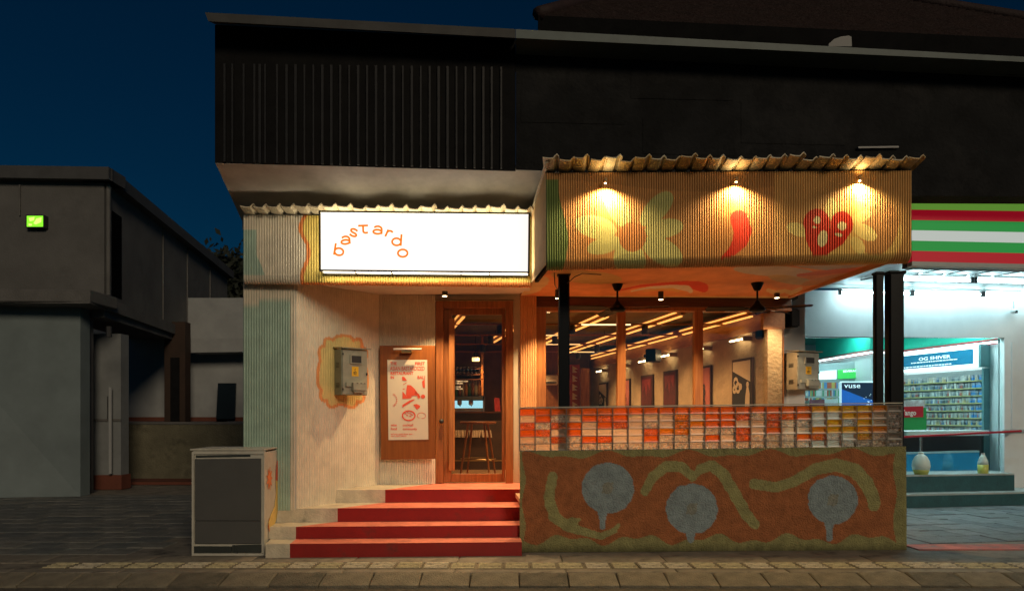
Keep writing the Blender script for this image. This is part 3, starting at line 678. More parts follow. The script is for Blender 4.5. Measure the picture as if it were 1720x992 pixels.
fan(1272, (math.radians(-25), math.radians(35), math.radians(178)), 'black ceiling fan nearest the bright shop')
# ------------------------------------------------------------------ terrace wall
tw = thing('terrace_wall', (2.3, 7.95, 0), 'low stucco terrace wall with orange and green mural topped by coloured glass bricks', 'wall')
wTL, wTR, wBR, wBL = P(873, 757.5, 7.85), P(1522, 749, 8.0), P(1523, 921.5, 8.0), P(873, 926, 7.85)
wBR.z = -.01; wBL.z = -.01
WG = np.array((.33, .31, .125)); WO = np.array((.43, .15, .052)); WB_ = np.array((.30, .37, .38))
def tmur(U, V):
    r = np.tile(WO, (len(U), 1)); n1 = 1.5*np.sin(U*.31+V*.2)+1.2*np.sin(V*.37-U*.17)
    top = 765+5*np.sin(U*.047+.6)+3*np.sin(U*.091)-(U-873)*.009
    r[V < top] = WG; r[V > 906+6*np.sin(U*.05+1.2)+4*np.sin(U*.113)-(U-873)*.004] = WG
    r[U < 880+3*np.sin(V*.08)] = WG; r[U > 1503+3*np.sin(V*.07)] = WG
    for pts in ([(928, 799, 8), (922, 838, 9), (932, 868, 9.5), (955, 884, 9), (980, 892, 7), (1010, 900, 5.5), (1032, 890, 5), (1039, 881, 3)], [(950, 882, 9), (962, 877, 9), (972, 872, 3)],
                [(1083, 826, 7), (1096, 801, 8.5), (1118, 783, 9), (1143, 783, 9), (1158, 795, 8), (1163, 805, 4), (1176, 787, 8), (1196, 781, 9), (1214, 795, 10), (1235, 830, 10), (1254, 864, 9.5), (1268, 880, 8)],
                [(1267, 812, 9), (1303, 818, 8.5), (1334, 808, 9), (1370, 787, 10), (1405, 780, 11), (1437, 790, 12), (1456, 812, 12), (1467, 836, 11), (1468, 848, 10)]):
        r[m_path(U+n1*.4, V, pts)] = WG*1.12
    for cu, cv, rr, su, sv in ((1021, 819, 44, 1012, 884), (1162, 854, 43.5, 1160, 902), (1399, 839, 42, 1393, 904)):
        m = m_ell(U+n1*.4, V+n1*.4, cu, cv, rr, rr*.97) | m_path(U, V, [(su, cv+rr*.8, 10), (su, cv+rr+8, 5.5), (su, sv, 5)])
        r[m] = WB_; r[m_path(U, V, [(cu-8, cv+7, 2.2), (cu, cv-2, 2.5), (cu+8, cv-8, 2.2)]) | m_ell(U, V, cu, cv, 9, 10)] = WB_*.6+np.array((.32, .24, .08))*.4
    nz = np.interp(U, np.linspace(860, 1540, 230), rng.normal(0, 1, 230))+.8*np.interp(U, np.linspace(860, 1540, 60), rng.normal(0, 1, 60))
    k = np.clip((V-(911+1.3*nz))/14, 0, 1)[:, None]; r = r*(1-.6*k)               # splash dirt and moss along the foot
    for cu, cv, l_ in ((905, 772, 26), (1078, 768, 40), (1330, 762, 34), (1490, 770, 50), (1215, 764, 22)):
        m = np.exp(-((U-cu-2*np.sin(V*.2))/2.2)**2)*np.clip(1-(V-cv+10)/l_, 0, 1)*(V > cv-12); r = r*(1-.28*m[:, None])
    return r
panel('stucco_face', wTL, wTR, wBR, wBL, 420, 120, tmur, STUCCO, tw, rough=.0007)
wv_ = Vector((0, .14, 0))
MB().slab([wTL+Vector((.003, .012, -.002)), wTR+Vector((-.003, .012, -.002)), wBR+Vector((-.003, .012, 0)), wBL+Vector((.003, .012, 0))], wv_).build('wall_core', pmat('wall_end', (.2, .19, .09), .8, .2, 5), tw)
gTL, gTR, gBR, gBL = P(873, 686, 7.875), P(1516, 678, 8.025), P(1516, 749.5, 8.025), P(873, 757.3, 7.875)
NC, NR = 25, 6
ex = (gBR-gBL)/NC; ez = (gTL-gBL)/NR; exn = ex.normalized(); ezn = Z; eyn = Vector((-exn.y, exn.x, 0)).normalized()
rotb = Matrix((exn, eyn, exn.cross(eyn))).transposed()
pw, ph = ex.length, ez.length
def gb_mesh():
    a, b, d = pw*.472, ph*.448, .075; mb = MB(); i = .016
    v = [(-a, 0, -b), (a, 0, -b), (a, 0, b), (-a, 0, b)]
    vi = [(x*(1-i/a), -.0, z*(1-i/b)) for x, y, z in v]; vr = [(x*(1-i*1.5/a), .008, z*(1-i*1.5/b)) for x, y, z in v]
    fr = [(x, -.004, z) for x, y, z in v]; bk = [(x, d, z) for x, y, z in v]
    vs = fr+vi+vr+bk
    fs = [(8, 9, 10, 11)]+[(k, (k+1) % 4, 4+(k+1) % 4, 4+k) for k in range(4)]+[(4+k, 4+(k+1) % 4, 8+(k+1) % 4, 8+k) for k in range(4)]+[(k, 12+k, 12+(k+1) % 4, (k+1) % 4) for k in range(4)]+[(15, 14, 13, 12)]
    return mb.add(vs, fs).mesh('glass_brick', MATS['gb_O'])
GC = {'O': ((.99, .42, .03), .42), 'C': ((.93, .88, .79), .30), 'A': ((.97, .54, .03), .55), 'Y': ((.95, .66, .03), .6)}
for kx, (c, mk) in GC.items(): brick_glass('gb_'+kx, c, mk); brick_glass('gb_'+kx.lower(), c, mk, True)
gm = gb_mesh()
ROWS = ['OOOOOOOOOOOOOOOOOOOYYYYAC', 'COcCOoOCCCaCOOocooOCCYACc', 'ocoOCOoCcCaAOOCCoccCYcYCc', 'OoCOCCCCoAaCccoCOCCAYYAAc', 'CcocOoCCOccCOCocccOocCycCc'[:25], 'cCCccccccccccccccccCCcccc']
for r in range(NR):
    for c in range(NC):
        o = piece('glass_brick', gm, tw, gBL+ex*(c+.5)+ez*(NR-1-r+.5)+eyn*.006, rotb, MATS['gb_'+ROWS[r][c]])
MORT = pmat('grid_frame', (.17, .17, .145), .7, .2, 10)
mb = MB()
for c in range(NC+1):
    p = gBL+ex*c+eyn*.04; mb.slab([p-exn*pw*.026-eyn*.034, p+exn*pw*.026-eyn*.034, p+exn*pw*.026-eyn*.034+ez*NR, p-exn*pw*.026-eyn*.034+ez*NR], eyn*.066)
for r in range(NR+1):
    p = gBL+ez*r+eyn*.042; q = gBR+ez*r+eyn*.042; mb.slab([p-Z*ph*.045-eyn*.033, q-Z*ph*.045-eyn*.033, q+Z*ph*.045-eyn*.033, p+Z*ph*.045-eyn*.033], eyn*.062)
mb.build('brick_grid', MORT, tw)
MB().slab([gTL-eyn*.004+Z*.006, gTR-eyn*.004+Z*.006, gTR-eyn*.004+Z*.018, gTL-eyn*.004+Z*.018], eyn*.09).build('top_trim', pmat('trim_metal', (.4, .36, .28), .4, .1, 5, metal=.5), tw)
# ------------------------------------------------------------------ meters
def meter(c, ex, n, wd, ht, dp, lab, side, front, door_open=False):
    """c: bottom centre at the wall; ex: along the wall; n: outward normal"""
    t = thing('electricity_meter_box', c, lab, 'meter box')
    rot = Matrix((ex, -n, Z)).transposed()
    def q(x, y, z): return c+ex*x+n*y+Z*z
    def bx(x0, x1, y0, y1, z0, z1): return MB().slab([q(x0, y0, z0), q(x1, y0, z0), q(x1, y0, z1), q(x0, y0, z1)], n*(y1-y0))
    w2 = wd/2
    bx(-w2, w2, .012, dp, 0, ht).build('cabinet', side, t, bevel=.004)
    mb = MB(); mb.slab([q(-w2-.012, 0, ht+.022), q(w2+.012, 0, ht+.022), q(w2+.03, dp+.05, ht+.002), q(-w2-.012, dp+.05, ht+.002)], Z*.012); mb.build('rain_hood', side, t)
    bx(-w2+.012, w2-.004, dp+.001, dp+.012, .006, ht-.012).build('cover', front, t, bevel=.002)
    win = bx(-w2*.40, w2*.55, dp+.0125, dp+.03, ht*.68, ht*.88).build('window_frame', front, t)
    bx(-w2*.30, w2*.45, dp+.0302, dp+.032, ht*.705, ht*.855).build('window_glass', DGREY, t)
    stq = bx(-w2*.24, w2*.28, dp+.0125, dp+.014, ht*.41, ht*.62).build('sticker', YEL, t)
    mb = MB(); sf = lambda x, z, o: q(x, dp+.0142-o, z)
    for pts in ([(.01, .575), (-.01, .545), (.012, .54), (-.006, .505)], [(-.025, .50), (.028, .50)], [(-.025, .475), (-.002, .475)], [(.008, .475), (.028, .475)], [(-.02, .45), (.024, .45)], [(0, .51), (0, .445)]): stroke(mb, [(a*wd/.36, b*ht) for a, b in pts], .006, sf, thick=-.002)
    mb.build('sticker_marks', DGREY, t)
    mb = MB(); mb.slab([q(-w2*.3, dp+.012, ht*.27), q(w2*.72, dp+.012, ht*.27), q(w2*.72, dp+.012, ht*.10), q(-w2*.3, dp+.012, ht*.10)], n*.065)
    mb.slab([q(-w2*.3, dp+.012, ht*.099), q(w2*.72, dp+.012, ht*.099), q(w2*.5, dp+.012, ht*.045), q(-w2*.15, dp+.012, ht*.045)], n*.05); mb.build('breaker_box', front, t, bevel=.003)
    bx(-w2*.72, -w2*.33, dp+.012, dp+.035, ht*.18, ht*.27).build('switch_cap', front, t)
    mb = MB()
    for x in (-.05, .25, .5): mb.slab([q(w2*x, dp+.078, ht*.245), q(w2*(x+.12), dp+.078, ht*.245), q(w2*(x+.12), dp+.078, ht*.26), q(w2*x, dp+.078, ht*.26)], n*.002)
    mb.build('breaker_slots', DGREY, t)
    for zz in (.1, .86): bx(-w2+.006, -w2+.022, dp+.006, dp+.018, ht*zz, ht*(zz+.045)).build('hinge', DGREY, t)
    bx(w2-.02, w2-.008, dp+.012, dp+.03, ht*.44, ht*.49).build('latch', DGREY, t)
    for zz in (.16, .19, .22, .25, .60, .63, .66, .69):
        MB().slab([q(-w2-.002, dp*.3, ht*zz), q(-w2-.002, dp*.72, ht*zz), q(-w2-.002, dp*.72, ht*(zz+.012)), q(-w2-.002, dp*.3, ht*(zz+.012))], -ex*.002).build('vent_slot', DGREY, t)
wdv = (WB-WA); wdv.z = 0; wex = wdv.normalized(); wn = Vector((wex.y, -wex.x, 0))
def on_wall(u, v):
    A, B = WA, WB; k = (u-U0)/F; t = (k*A.y-A.x)/((B.x-A.x)-k*(B.y-A.y)); Y = A.y+(B.y-A.y)*t; return P(u, v, Y)
mn = Vector((math.sin(math.radians(40)), -math.cos(math.radians(40)), 0)); mex = Vector((-mn.y, mn.x, 0))
mc = on_wall(581, 664)+wn*.08
meter(mc-mex*.05, mex, mn, .345, .56, .2, 'grey electricity meter box inside the painted yellow cloud beside the poster', METERD, METERG)
# conduit under the meter
a = on_wall(592, 662)+wn*.05; b_ = on_wall(592, 690)+wn*.012
# ------------------------------------------------------------------ poster board
PB = Pl(9.33, .045)
pb = thing('poster_board', PB(684, 771), 'orange plywood board holding the red and cream poster beside the door', 'poster board')
MB().slab([PB(637.5, 580), PB(730.5, 580), PB(731.5, 770), PB(640, 771.5)], (0, .035, 0)).build('backing_board', BOARD, pb, bevel=.004)
pf = lambda u, v, off: PB(u, v, -.008+off)
pq = [(650.5, 604), (717.5, 604), (719.5, 737.5), (652.5, 738.5)]
MB().slab([PB(u, v, -.006) for u, v in pq], (0, .005, 0)).build('poster_sheet', POSTER, pb)
for body, u, v, sy, wd, bo in (('THE', 655.5, 612.5, 7, 11, .03), ('FIRST', 697, 612.5, 7, 16.5, .03), ('ASIAN BASTARDIZED', 655.3, 621.6, 9.6, 58, .012), ('RESTAURANT', 655.8, 628.8, 7, 38.5, .03),
        ('IN', 656, 635.8, 7, 5.5, .03), ('BALI', 701, 635.8, 7, 12.5, .03), ('wine', 656.5, 715.2, 6, 10, .02), ('cocktail', 676.3, 715.2, 6, 17.5, .02), ('food', 656.5, 721.6, 6, 10, .02), ('community', 676.3, 721.6, 6, 24, .02),
        ('and your social dinner spot  -', 656.5, 729.4, 3.4, 39, .02), ('this is BASTARDO', 656.8, 732.8, 3.4, 26, .02)):
    mb = MB(); text(mb, body, u, v, 7, sy, pf, fit=wd, bold=bo); mb.build('poster_lettering', PRED, pb, recalc=False)
mb = MB()
for pts in ([(675.5, 632), (679, 632.5), (683.5, 638.5), (682, 639), (675.8, 638.8)], [(684, 646), (690, 646.5), (696, 652), (700.5, 658), (702, 661), (698, 663), (694, 664.5), (690, 665.5), (685, 667), (682, 663), (682.5, 654)],
            [(676, 656.5), (679, 660), (683.5, 665.5), (692, 666), (690, 668.5), (676, 669.5)], [(676, 679.5), (688, 672), (696, 669.8), (696.2, 671.2), (690, 675), (676, 684)],
            ellpts(710.5, 665.5, 3.6, 3.4), ellpts(703.5, 666, 2.6, 2.8), [(697, 656), (702, 660), (705, 662), (703, 665), (697, 664)], [(700, 687.5), (705, 684), (706, 681), (700, 678), (694, 679), (697, 683)], [(709, 640), (713.5, 636), (713.8, 652), (710, 650)]):
    fill(mb, pts, pf, thick=.001)
stroke(mb, ellpts(686.5, 697.5, 10.5, 8, 30), 2.3, pf, thick=.001, closed=True); stroke(mb, arc(708, 697.5, 7, 5, -60, 60)+[(708, 702)], .7, pf, thick=.001); stroke(mb, arc(708, 697.5, 7, 5, 120, 300), .7, pf, thick=.001)
for (x, y) in ((681, 694), (685, 692.5), (689, 694), (692, 696), (684, 697), (689, 698.5)): fill(mb, ellpts(x, y, 2, .9, 8, 25), pf, thick=.001)
stroke(mb, [(677, 645.5), (680, 644), (683, 642)], .8, pf, thick=.001); stroke(mb, [(676.5, 653), (680, 652.5)], 1.2, pf, thick=.001)
for i in range(8):
    q = math.radians(-62+124*i/7); cxx, cyy = 657+9.5*math.cos(q), 671.5+10.5*math.sin(q); stroke(mb, ellpts(cxx, cyy, 1.5 if i in (0, 6, 7) else 1.0, 1.2 if i in (0, 7) else .7, 8, -60+120*i/7), .55, pf, thick=.001, closed=True)
mb.build('poster_drawing', PRED, pb)
pt = thing('picture_light', PB(683, 592, -.08), 'unlit brass picture light at the top of the poster board', 'lamp')
a, b = PB(661, 586, -.10), PB(708, 586, -.10); MB().tube([a, b], .013, 10).build('tube', pmat('frosted_tube', (.7, .66, .58), .3, .03, 5), pt)
MB().slab([PB(674, 587, -.09), PB(691, 587, -.09), PB(691, 592, -.09), PB(674, 592, -.09)], (0, .085, 0)).build('bracket', BRASS, pt, bevel=.004)
# ------------------------------------------------------------------ cabinet on the pavement
cb_ = thing('utility_cabinet', G(380, 932), 'white metal utility cabinet with dark grey front standing beside the steps', 'cabinet')
A = G(322, 932.5); B = G(444, 932.5); hz = 1.135
bkv = Vector((-.05, .62, 0)); A.z = B.z = 0
CABW = pmat('cabinet_white', (.52, .50, .42), .5, .15, 6, stain=((.3, .27, .18), 7, .6))
def cq(s, t, d=0): p = A.lerp(B, s); return Vector((p.x, p.y+d, t*hz))
MB().slab([cq(0, .02, .02), cq(1, .02, .02), cq(1, .985, .02), cq(0, .985, .02)], bkv).build('body', CABW, cb_, bevel=.006)
mb = MB(); e = .028
mb.slab([cq(0, 0), cq(e, 0), cq(e, 1), cq(0, .985)], (0, .04, 0)); mb.slab([cq(1-e*.5, 0), cq(1, 0), cq(1, 1.0), cq(1-e*.5, 1.0)], (0, .04, 0))
mb.slab([cq(e, .968), cq(1-e*.5, .968), cq(1-e*.5, 1.0), cq(e, .998)], (0, .04, 0)); mb.slab([cq(e, .0), cq(1-e*.5, 0), cq(1-e*.5, .022), cq(e, .022)], (0, .03, 0)); mb.build('frame', CABW, cb_)
FRG = pmat('front_grey', (.085, .085, .08), .5, .08, 4); DGR = pmat('front_dark', (.032, .038, .034), .5, .2, 5)
MB().slab([cq(.045, .335, -.008), cq(.955, .335, -.008), cq(.955, .928, -.008), cq(.045, .922, -.008)], (0, .02, 0)).build('door_panel', FRG, cb_, bevel=.004)
MB().slab([cq(.045, .115, -.006), cq(.955, .115, -.006), cq(.955, .331, -.006), cq(.045, .331, -.006)], (0, .02, 0)).build('door_panel', FRG, cb_, bevel=.004)
MB().slab([cq(.035, .03, -.004), cq(.55, .03, -.004), cq(.55, .088, -.004), cq(.035, .09, -.004)], (0, .02, 0)).build('kick_plate', DGR, cb_)
MB().slab([cq(.56, .03, -.002), cq(.955, .03, -.002), cq(.955, .105, -.002), cq(.56, .1, -.002)], (0, .02, 0)).build('kick_plate', DGR, cb_)
MB().slab([cq(.05, .935, .01), cq(.8, .945, .01), cq(.8, .962, .01), cq(.05, .955, .01)], (0, .01, 0)).build('gap_plate', DGR, cb_)
MB().slab([cq(-.02, 1.0, -.012)+Vector((0, 0, .003)), cq(1.01, 1.0, -.012)+Vector((0, 0, .003)), cq(1.01, 1.0, .02)+bkv+Vector((0, 0, .003)), cq(0, 1.0, .02)+bkv+Vector((0, 0, .003))], (0, 0, .018)).build('lid', CABW, cb_, bevel=.004)
mb = MB(); mb.tube([cq(.61, .1, -.02), cq(.61, .045, -.02), cq(.64, .03, -.022), cq(.66, .045, -.02)], .006, 6); mb.build('hook', DGR, cb_)
b0 = cq(1, 0, .02)+Vector((.0025, 0, 0)); sdn = bkv.cross(Z).normalized(); sdn = sdn if sdn.x > 0 else -sdn
def cside(x, y, off): return b0+bkv*x+Z*(y*hz)+sdn*(.003-off*0)+sdn*(-off)
SIDEO = pmat('side_orange', (.72, .22, .07), .6, .1, 8); SIDEY = pmat('side_yellow', (.72, .5, .14), .6, .1, 8); SIDER = pmat('side_red', (.62, .1, .04), .6, .1, 8)
mb = MB(); star = []
for i in range(18):
    q = 2*math.pi*i/18; rr = 1 if i % 2 == 0 else .5; star.append((.26+.2*rr*math.cos(q), .72+.115*rr*math.sin(q)))
fill(mb, star, cside); stroke(mb, [(.66, .36), (.5, .24), (.3, .22), (.2, .3)], .10, cside, 0)
mb.build('painted_star', SIDEO, cb_)
mb = MB(); fill(mb, [(.92, .66), (.7, .68), (.74, .55), (.6, .42), (.35, .36), (.18, .3), (.25, .22), (.5, .22), (.75, .3), (.9, .45)], cside, thick=.006); mb.build('painted_chilli', SIDEY, cb_)
mb = MB(); fill(mb, [(.92, .665), (.7, .685), (.72, .78), (.8, .88), (.9, .84), (.95, .75)], cside, thick=.006); mb.build('painted_tip', SIDER, cb_)
# ================================================================== RESTAURANT INTERIOR
ID = Vector((-.2, 1, 0))
def iw(Y): return 3.56-.2*(Y-9.75)          # interior right wall x
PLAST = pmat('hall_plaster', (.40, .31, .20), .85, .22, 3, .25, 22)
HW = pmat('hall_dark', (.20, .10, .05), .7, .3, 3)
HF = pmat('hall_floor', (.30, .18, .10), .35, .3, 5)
HC = pmat('hall_ceiling', (.13, .095, .055), .45, .3, 5, .2, 20)
Yb = 17.6
def lw(Y): return -1.25-.2*(Y-9.75)
tag(zq([(lw(9.8), 9.75), (iw(9.75), 9.75), (iw(Yb), Yb), (lw(Yb), Yb)], .56).build('hall_floor', HF), kind='structure')
# ribbed metal ceiling deck
mb = MB(); n = 90
for i in range(n):
    y0 = 9.85+(Yb-9.85)*i/n; y1 = 9.85+(Yb-9.85)*(i+.55)/n; y2 = 9.85+(Yb-9.85)*(i+1)/n
    a, b, c = (lw(y0), y0), (lw(y1), y1), (lw(y2), y2); A_, B_, C_ = (iw(y0), y0), (iw(y1), y1), (iw(y2), y2)
    mb.quad((*a, 3.12), (*A_, 3.12), (*B_, 3.12), (*b, 3.12)); mb.quad((*b, 3.15), (*B_, 3.15), (*C_, 3.15), (*c, 3.15)); mb.quad((*b, 3.12), (*B_, 3.12), (*B_, 3.15), (*b, 3.15))
mb.slab([(lw(9.7), 9.7, 3.16), (iw(9.7)+.3, 9.7, 3.16), (iw(Yb)+.3, Yb, 3.16), (lw(Yb), Yb, 3.16)], (0, 0, .06))
tag(mb.build('hall_ceiling', HC, recalc=False), kind='structure')
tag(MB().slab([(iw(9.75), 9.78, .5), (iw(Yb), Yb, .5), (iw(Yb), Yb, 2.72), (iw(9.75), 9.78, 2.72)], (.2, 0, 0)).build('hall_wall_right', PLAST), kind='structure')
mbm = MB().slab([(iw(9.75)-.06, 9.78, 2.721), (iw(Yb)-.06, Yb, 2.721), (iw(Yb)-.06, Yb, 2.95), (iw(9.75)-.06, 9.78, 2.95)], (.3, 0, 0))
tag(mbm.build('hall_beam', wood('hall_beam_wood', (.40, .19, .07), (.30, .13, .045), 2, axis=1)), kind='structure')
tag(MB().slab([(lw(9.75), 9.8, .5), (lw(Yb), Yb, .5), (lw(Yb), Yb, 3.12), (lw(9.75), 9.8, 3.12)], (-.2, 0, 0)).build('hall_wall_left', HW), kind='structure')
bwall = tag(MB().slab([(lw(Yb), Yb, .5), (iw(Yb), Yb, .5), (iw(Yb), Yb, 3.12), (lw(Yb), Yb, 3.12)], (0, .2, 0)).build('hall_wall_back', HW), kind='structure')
# patterned panel, doors and plates on the back wall
pp = thing('patterned_panel', P(964, 690, 16.9), 'tall red panel with cream triangles at the back of the dining hall', 'panel')
MB().slab([P(946, 612, 16.9), P(974, 612, 16.9), P(974, 720, 16.9), P(946, 720, 16.9)], (0, .06, 0)).build('board', pmat('panel_red', (.33, .05, .025), .7, .1, 5), pp)
CRM = pmat('panel_cream', (.62, .48, .28), .7, .05, 5)
for i in range(7):
    for (u0, sgn, dv) in ((961.5, 1, 0), (956, -1, 8)):
        v = 614+i*15+dv; MB().slab([P(u0, v, 16.9), P(u0+sgn*9, v+5.5, 16.9), P(u0+sgn*3, v+6.5, 16.9), P(u0+sgn*8, v+11, 16.9), P(u0, v+12, 16.9)], (0, -.015, 0)).build('triangle', CRM, pp)
solo(MB().slab([P(975, 618, 16.7), P(990, 618, 16.7), P(990, 722, 16.7), P(975, 722, 16.7)], (0, .06, 0)), 'wooden_door_panel', OAK, 'plain brown wooden panel beside the red patterned panel', 'panel', base=P(982, 722, 16.7))
# hanging battens with lit strips
def batten(x0, ya, yb, lab, lit=True):
    t = thing('ceiling_batten', (x0, ya, 2.95), lab, 'ceiling light', 'lit wooden battens below the hall ceiling')
    def q(Y, dx, z): return (x0-.2*(Y-9.75)+dx, Y, z)
    MB().slab([q(ya, -.03, 2.93), q(ya, .03, 2.93), q(ya, .03, 3.02), q(ya, -.03, 3.02)], Vector(q(yb, 0, 0))-Vector(q(ya, 0, 0))).build('beam', OAKL, t)
    n = max(1, int((yb-ya)/2.1))
    for i in range(n):
        a = ya+(yb-ya)*(i+.03)/n; b = ya+(yb-ya)*(i+.97)/n
        MB().slab([q(a, -.02, 2.912), q(a, .02, 2.912), q(a, .02, 2.928), q(a, -.02, 2.928)], Vector(q(b, 0, 0))-Vector(q(a, 0, 0))).build('lit_strip', LEDE, t)
    for i in range(n):                                    # second strip high on the beam's flank, washing the ceiling
        a = ya+(yb-ya)*(i+.06)/n; b = ya+(yb-ya)*(i+.94)/n
        MB().slab([q(a, -.05, 2.975), q(a, -.034, 2.975), q(a, -.034, 2.995), q(a, -.05, 2.995)], Vector(q(b, 0, 0))-Vector(q(a, 0, 0))).build('lit_strip', LEDE, t)
    for Y in (ya+.3, (ya+yb)/2, yb-.3): MB().tube([q(Y, 0, 3.02), q(Y, 0, 3.14)], .006, 5).build('hanger', DGREY, t)
batten(1.40, 9.85, 13.9, 'lit wooden ceiling batten nearest the first window pane'); batten(2.42, 9.85, 16.5, 'lit wooden ceiling batten crossing the middle window pane')
batten(3.42, 9.85, 17.2, 'lit wooden ceiling batten running along the picture wall'); batten(.38, 9.85, 13.5, 'lit wooden ceiling batten between the door and the window'); batten(-.64, 9.9, 12.4, 'lit wooden ceiling batten seen through the door glass')
CROSS = emat('cross_strip_lit', (1, .55, .2), 1.2)
for i, Y in enumerate((10.7, 12.1, 13.6, 15.2)):
    x0, x1 = lw(Y)+.1, iw(Y)-.1
    nm = ('first', 'second', 'third', 'fourth')[i]
    t = thing('ceiling_rail', ((x0+x1)/2, Y, 2.9), '%s crosswise ceiling rail of the dining hall counted from the window' % nm, 'ceiling rail', 'crosswise rails below the hall ceiling')
    MB().slab([(x0, Y, 2.90), (x1, Y, 2.90), (x1, Y, 2.925), (x0, Y, 2.925)], (0, .03, 0)).build('rail', OAKL, t)
    s = x0+(x1-x0)*(.52 if i == 0 else .2+.17*i); MB().slab([(s, Y-.006, 2.895), (s+.75, Y-.006, 2.895), (s+.75, Y-.006, 2.915), (s, Y-.006, 2.915)], (0, .004, 0)).build('lit_section', CROSS if i else emat('cross_strip_bright', (1, .62, .30), 2.2), t)
    for k_ in range(3):
        xx = x0+(x1-x0)*(.25+.24*k_)+.1*i; MB().lathe((xx, Y+.015, 2.76), [(.045, 0), (.05, .005), (.05, .13), (.02, .14)], 12).build('spot_can', DGREY, t)
        spot(t, (xx, Y+.015, 2.75), (xx+.5*(k_-.6), Y, 1), 135, 115, (1, .55, .22), .04, .7)  # lamps added in the cans to brighten the hall
# pictures on the right wall
def wallpt(Y, z, off=0): n = Vector((-1, -.2, 0)).normalized(); return Vector((iw(Y), Y, z))+n*off
def wallY(u): k = (u-U0)/F; return (3.56+.2*9.75)/(k+.2)
INK = pmat('art_black', (.025, .022, .022), .6, .1, 4); ARTW = pmat('art_cream', (.60, .50, .36), .6, .1, 4); ARTR = pmat('art_dark_red', (.08, .014, .014), .6, .4, 5); ARTP = pmat('art_pink', (.40, .12, .10), .6, .2, 4)
FRM = pmat('art_frame', (.05, .022, .012), .5, .1, 4)
ARTS = [(1233, 1267, 605, 599, 'k', 'large framed black and cream picture nearest the window'), (1179, 1197, 616, 612, 'p', 'framed pink picture half hidden by a window post'), (1117, 1139, 624, 620, 'r', 'framed dark red picture below the hanging speaker'),
        (1079, 1099, 631, 628, 'r', 'framed dark red picture farther from the window than the speaker'), (1049, 1060, 638, 634, 'p', 'narrow framed pink picture beside a window post deep in the hall'), (1008, 1022, 644, 641, 'k', 'smallest framed black and cream picture at the far end')]
for i, (ua, ub, va, vb, kd, lab) in enumerate(ARTS):
    ya, yb = wallY(ua), wallY(ub); za = P(ua, va, ya).z; zb = P(ub, vb, yb).z; zt_ = (za+zb)/2
    if yb > ya: ya, yb = yb, ya
    wdt = abs(ya-yb); hgt = 1.25
    t = thing('framed_picture', wallpt((ya+yb)/2, zt_-hgt), lab, 'picture', 'framed pictures along the hall wall')
    def q(s, z, off): return wallpt(ya+(yb-ya)*s, zt_-hgt+z*hgt, off)
    MB().slab([q(0, 0, .004), q(1, 0, .004), q(1, 1, .004), q(0, 1, .004)], Vector((-1, -.2, 0))*.03).build('frame', FRM, t)
    e = .05
    MB().slab([q(.07, .03, .036), q(.93, .03, .036), q(.93, .97, .036), q(.07, .97, .036)], Vector((-1, -.2, 0))*.003).build('print', {'k': INK, 'p': ARTP, 'r': ARTR}[kd], t)
    mb = MB(); fn = lambda x, y, o: q(x, y, .041-o)
    if kd == 'k':
        fill(mb, [(.07, .97), (.93, .97), (.93, .72), (.07, .86)], fn, thick=.002)
        for (cx2, cy2, a2, b2) in ((.22, .72, .1, .05), (.33, .66, .1, .05), (.15, .64, .07, .03), (.45, .67, .06, .02)): stroke(mb, ellpts(cx2, cy2, a2, b2, 14), .04, fn, thick=.002, closed=True)
        fill(mb, [(.66, .36), (.9, .36), (.9, .58), (.84, .66), (.76, .66), (.7, .55)], fn, thick=.002); fill(mb, ellpts(.8, .69, .06, .035, 10), fn, thick=.002)
        fill(mb, [(.38, .12), (.75, .1), (.9, .3), (.55, .34), (.36, .28)], fn, thick=.002)
        m_ = ARTW
    elif kd == 'r':
        for k_ in range(4): fill(mb, [(.18+.17*k_, .05), (.3+.17*k_, .05), (.31+.17*k_, .3+.05*(k_ % 2)), (.25+.17*k_, .4), (.18+.17*k_, .3)], fn, thick=.002)
        fill(mb, [(.12, .93), (.88, .93), (.8, .75), (.6, .86), (.5, .66), (.36, .84), (.2, .74)], fn, thick=.002); m_ = pmat('art_red', (.19, .028, .026), .6, .3, 6)
    else:
        for k_ in range(4): stroke(mb, ellpts(.4+.05*(k_ % 2), .72-.07*k_, .09, .025, 10), .04, fn, thick=.002, closed=True)
        fill(mb, [(.1, .05), (.9, .05), (.9, .16), (.6, .22), (.3, .14), (.1, .2)], fn, thick=.002); m_ = INK
    mb.build('artwork', m_, t)
    lt = thing('picture_light', wallpt((ya+yb)/2, zt_+.22), 'lit picture light above the '+lab.replace(' picture', '').replace('the hanging ', 'the '), 'lamp', 'picture lights along the hall wall')
    yc = (ya+yb)/2; L = min(.2, wdt*.33)
    MB().tube([wallpt(yc-L, zt_+.27, .12), wallpt(yc+L, zt_+.27, .12)], .010, 8).build('tube', PICE, lt)
    MB().slab([wallpt(yc-L-.04, zt_+.24, .0), wallpt(yc-L+.0, zt_+.24, .0), wallpt(yc-L+.0, zt_+.31, .0), wallpt(yc-L-.04, zt_+.31, .0)], Vector((-1, -.2, 0))*.13).build('bracket', BRASS, lt)
def speaker(c, wd, hg, dp, lab, rz=0, par=None):
    t = thing('wall_speaker', c, lab, 'speaker'); R = Matrix.Rotation(rz, 3, 'Z'); c = Vector(c)
    MB().box(c+Z*hg/2, (wd, dp, hg), R).build('cabinet', BLACK, t, bevel=.02)
    MB().box(c+Z*hg/2+R @ Vector((0, -dp/2-.004, 0)), (wd*.86, .008, hg*.88), R).build('grille', DGREY, t)
    MB().box(c+Z*hg*.5+R @ Vector((0, dp/2+.04, 0)), (.05, .08, .06), R).build('wall_bracket', DGREY, t)
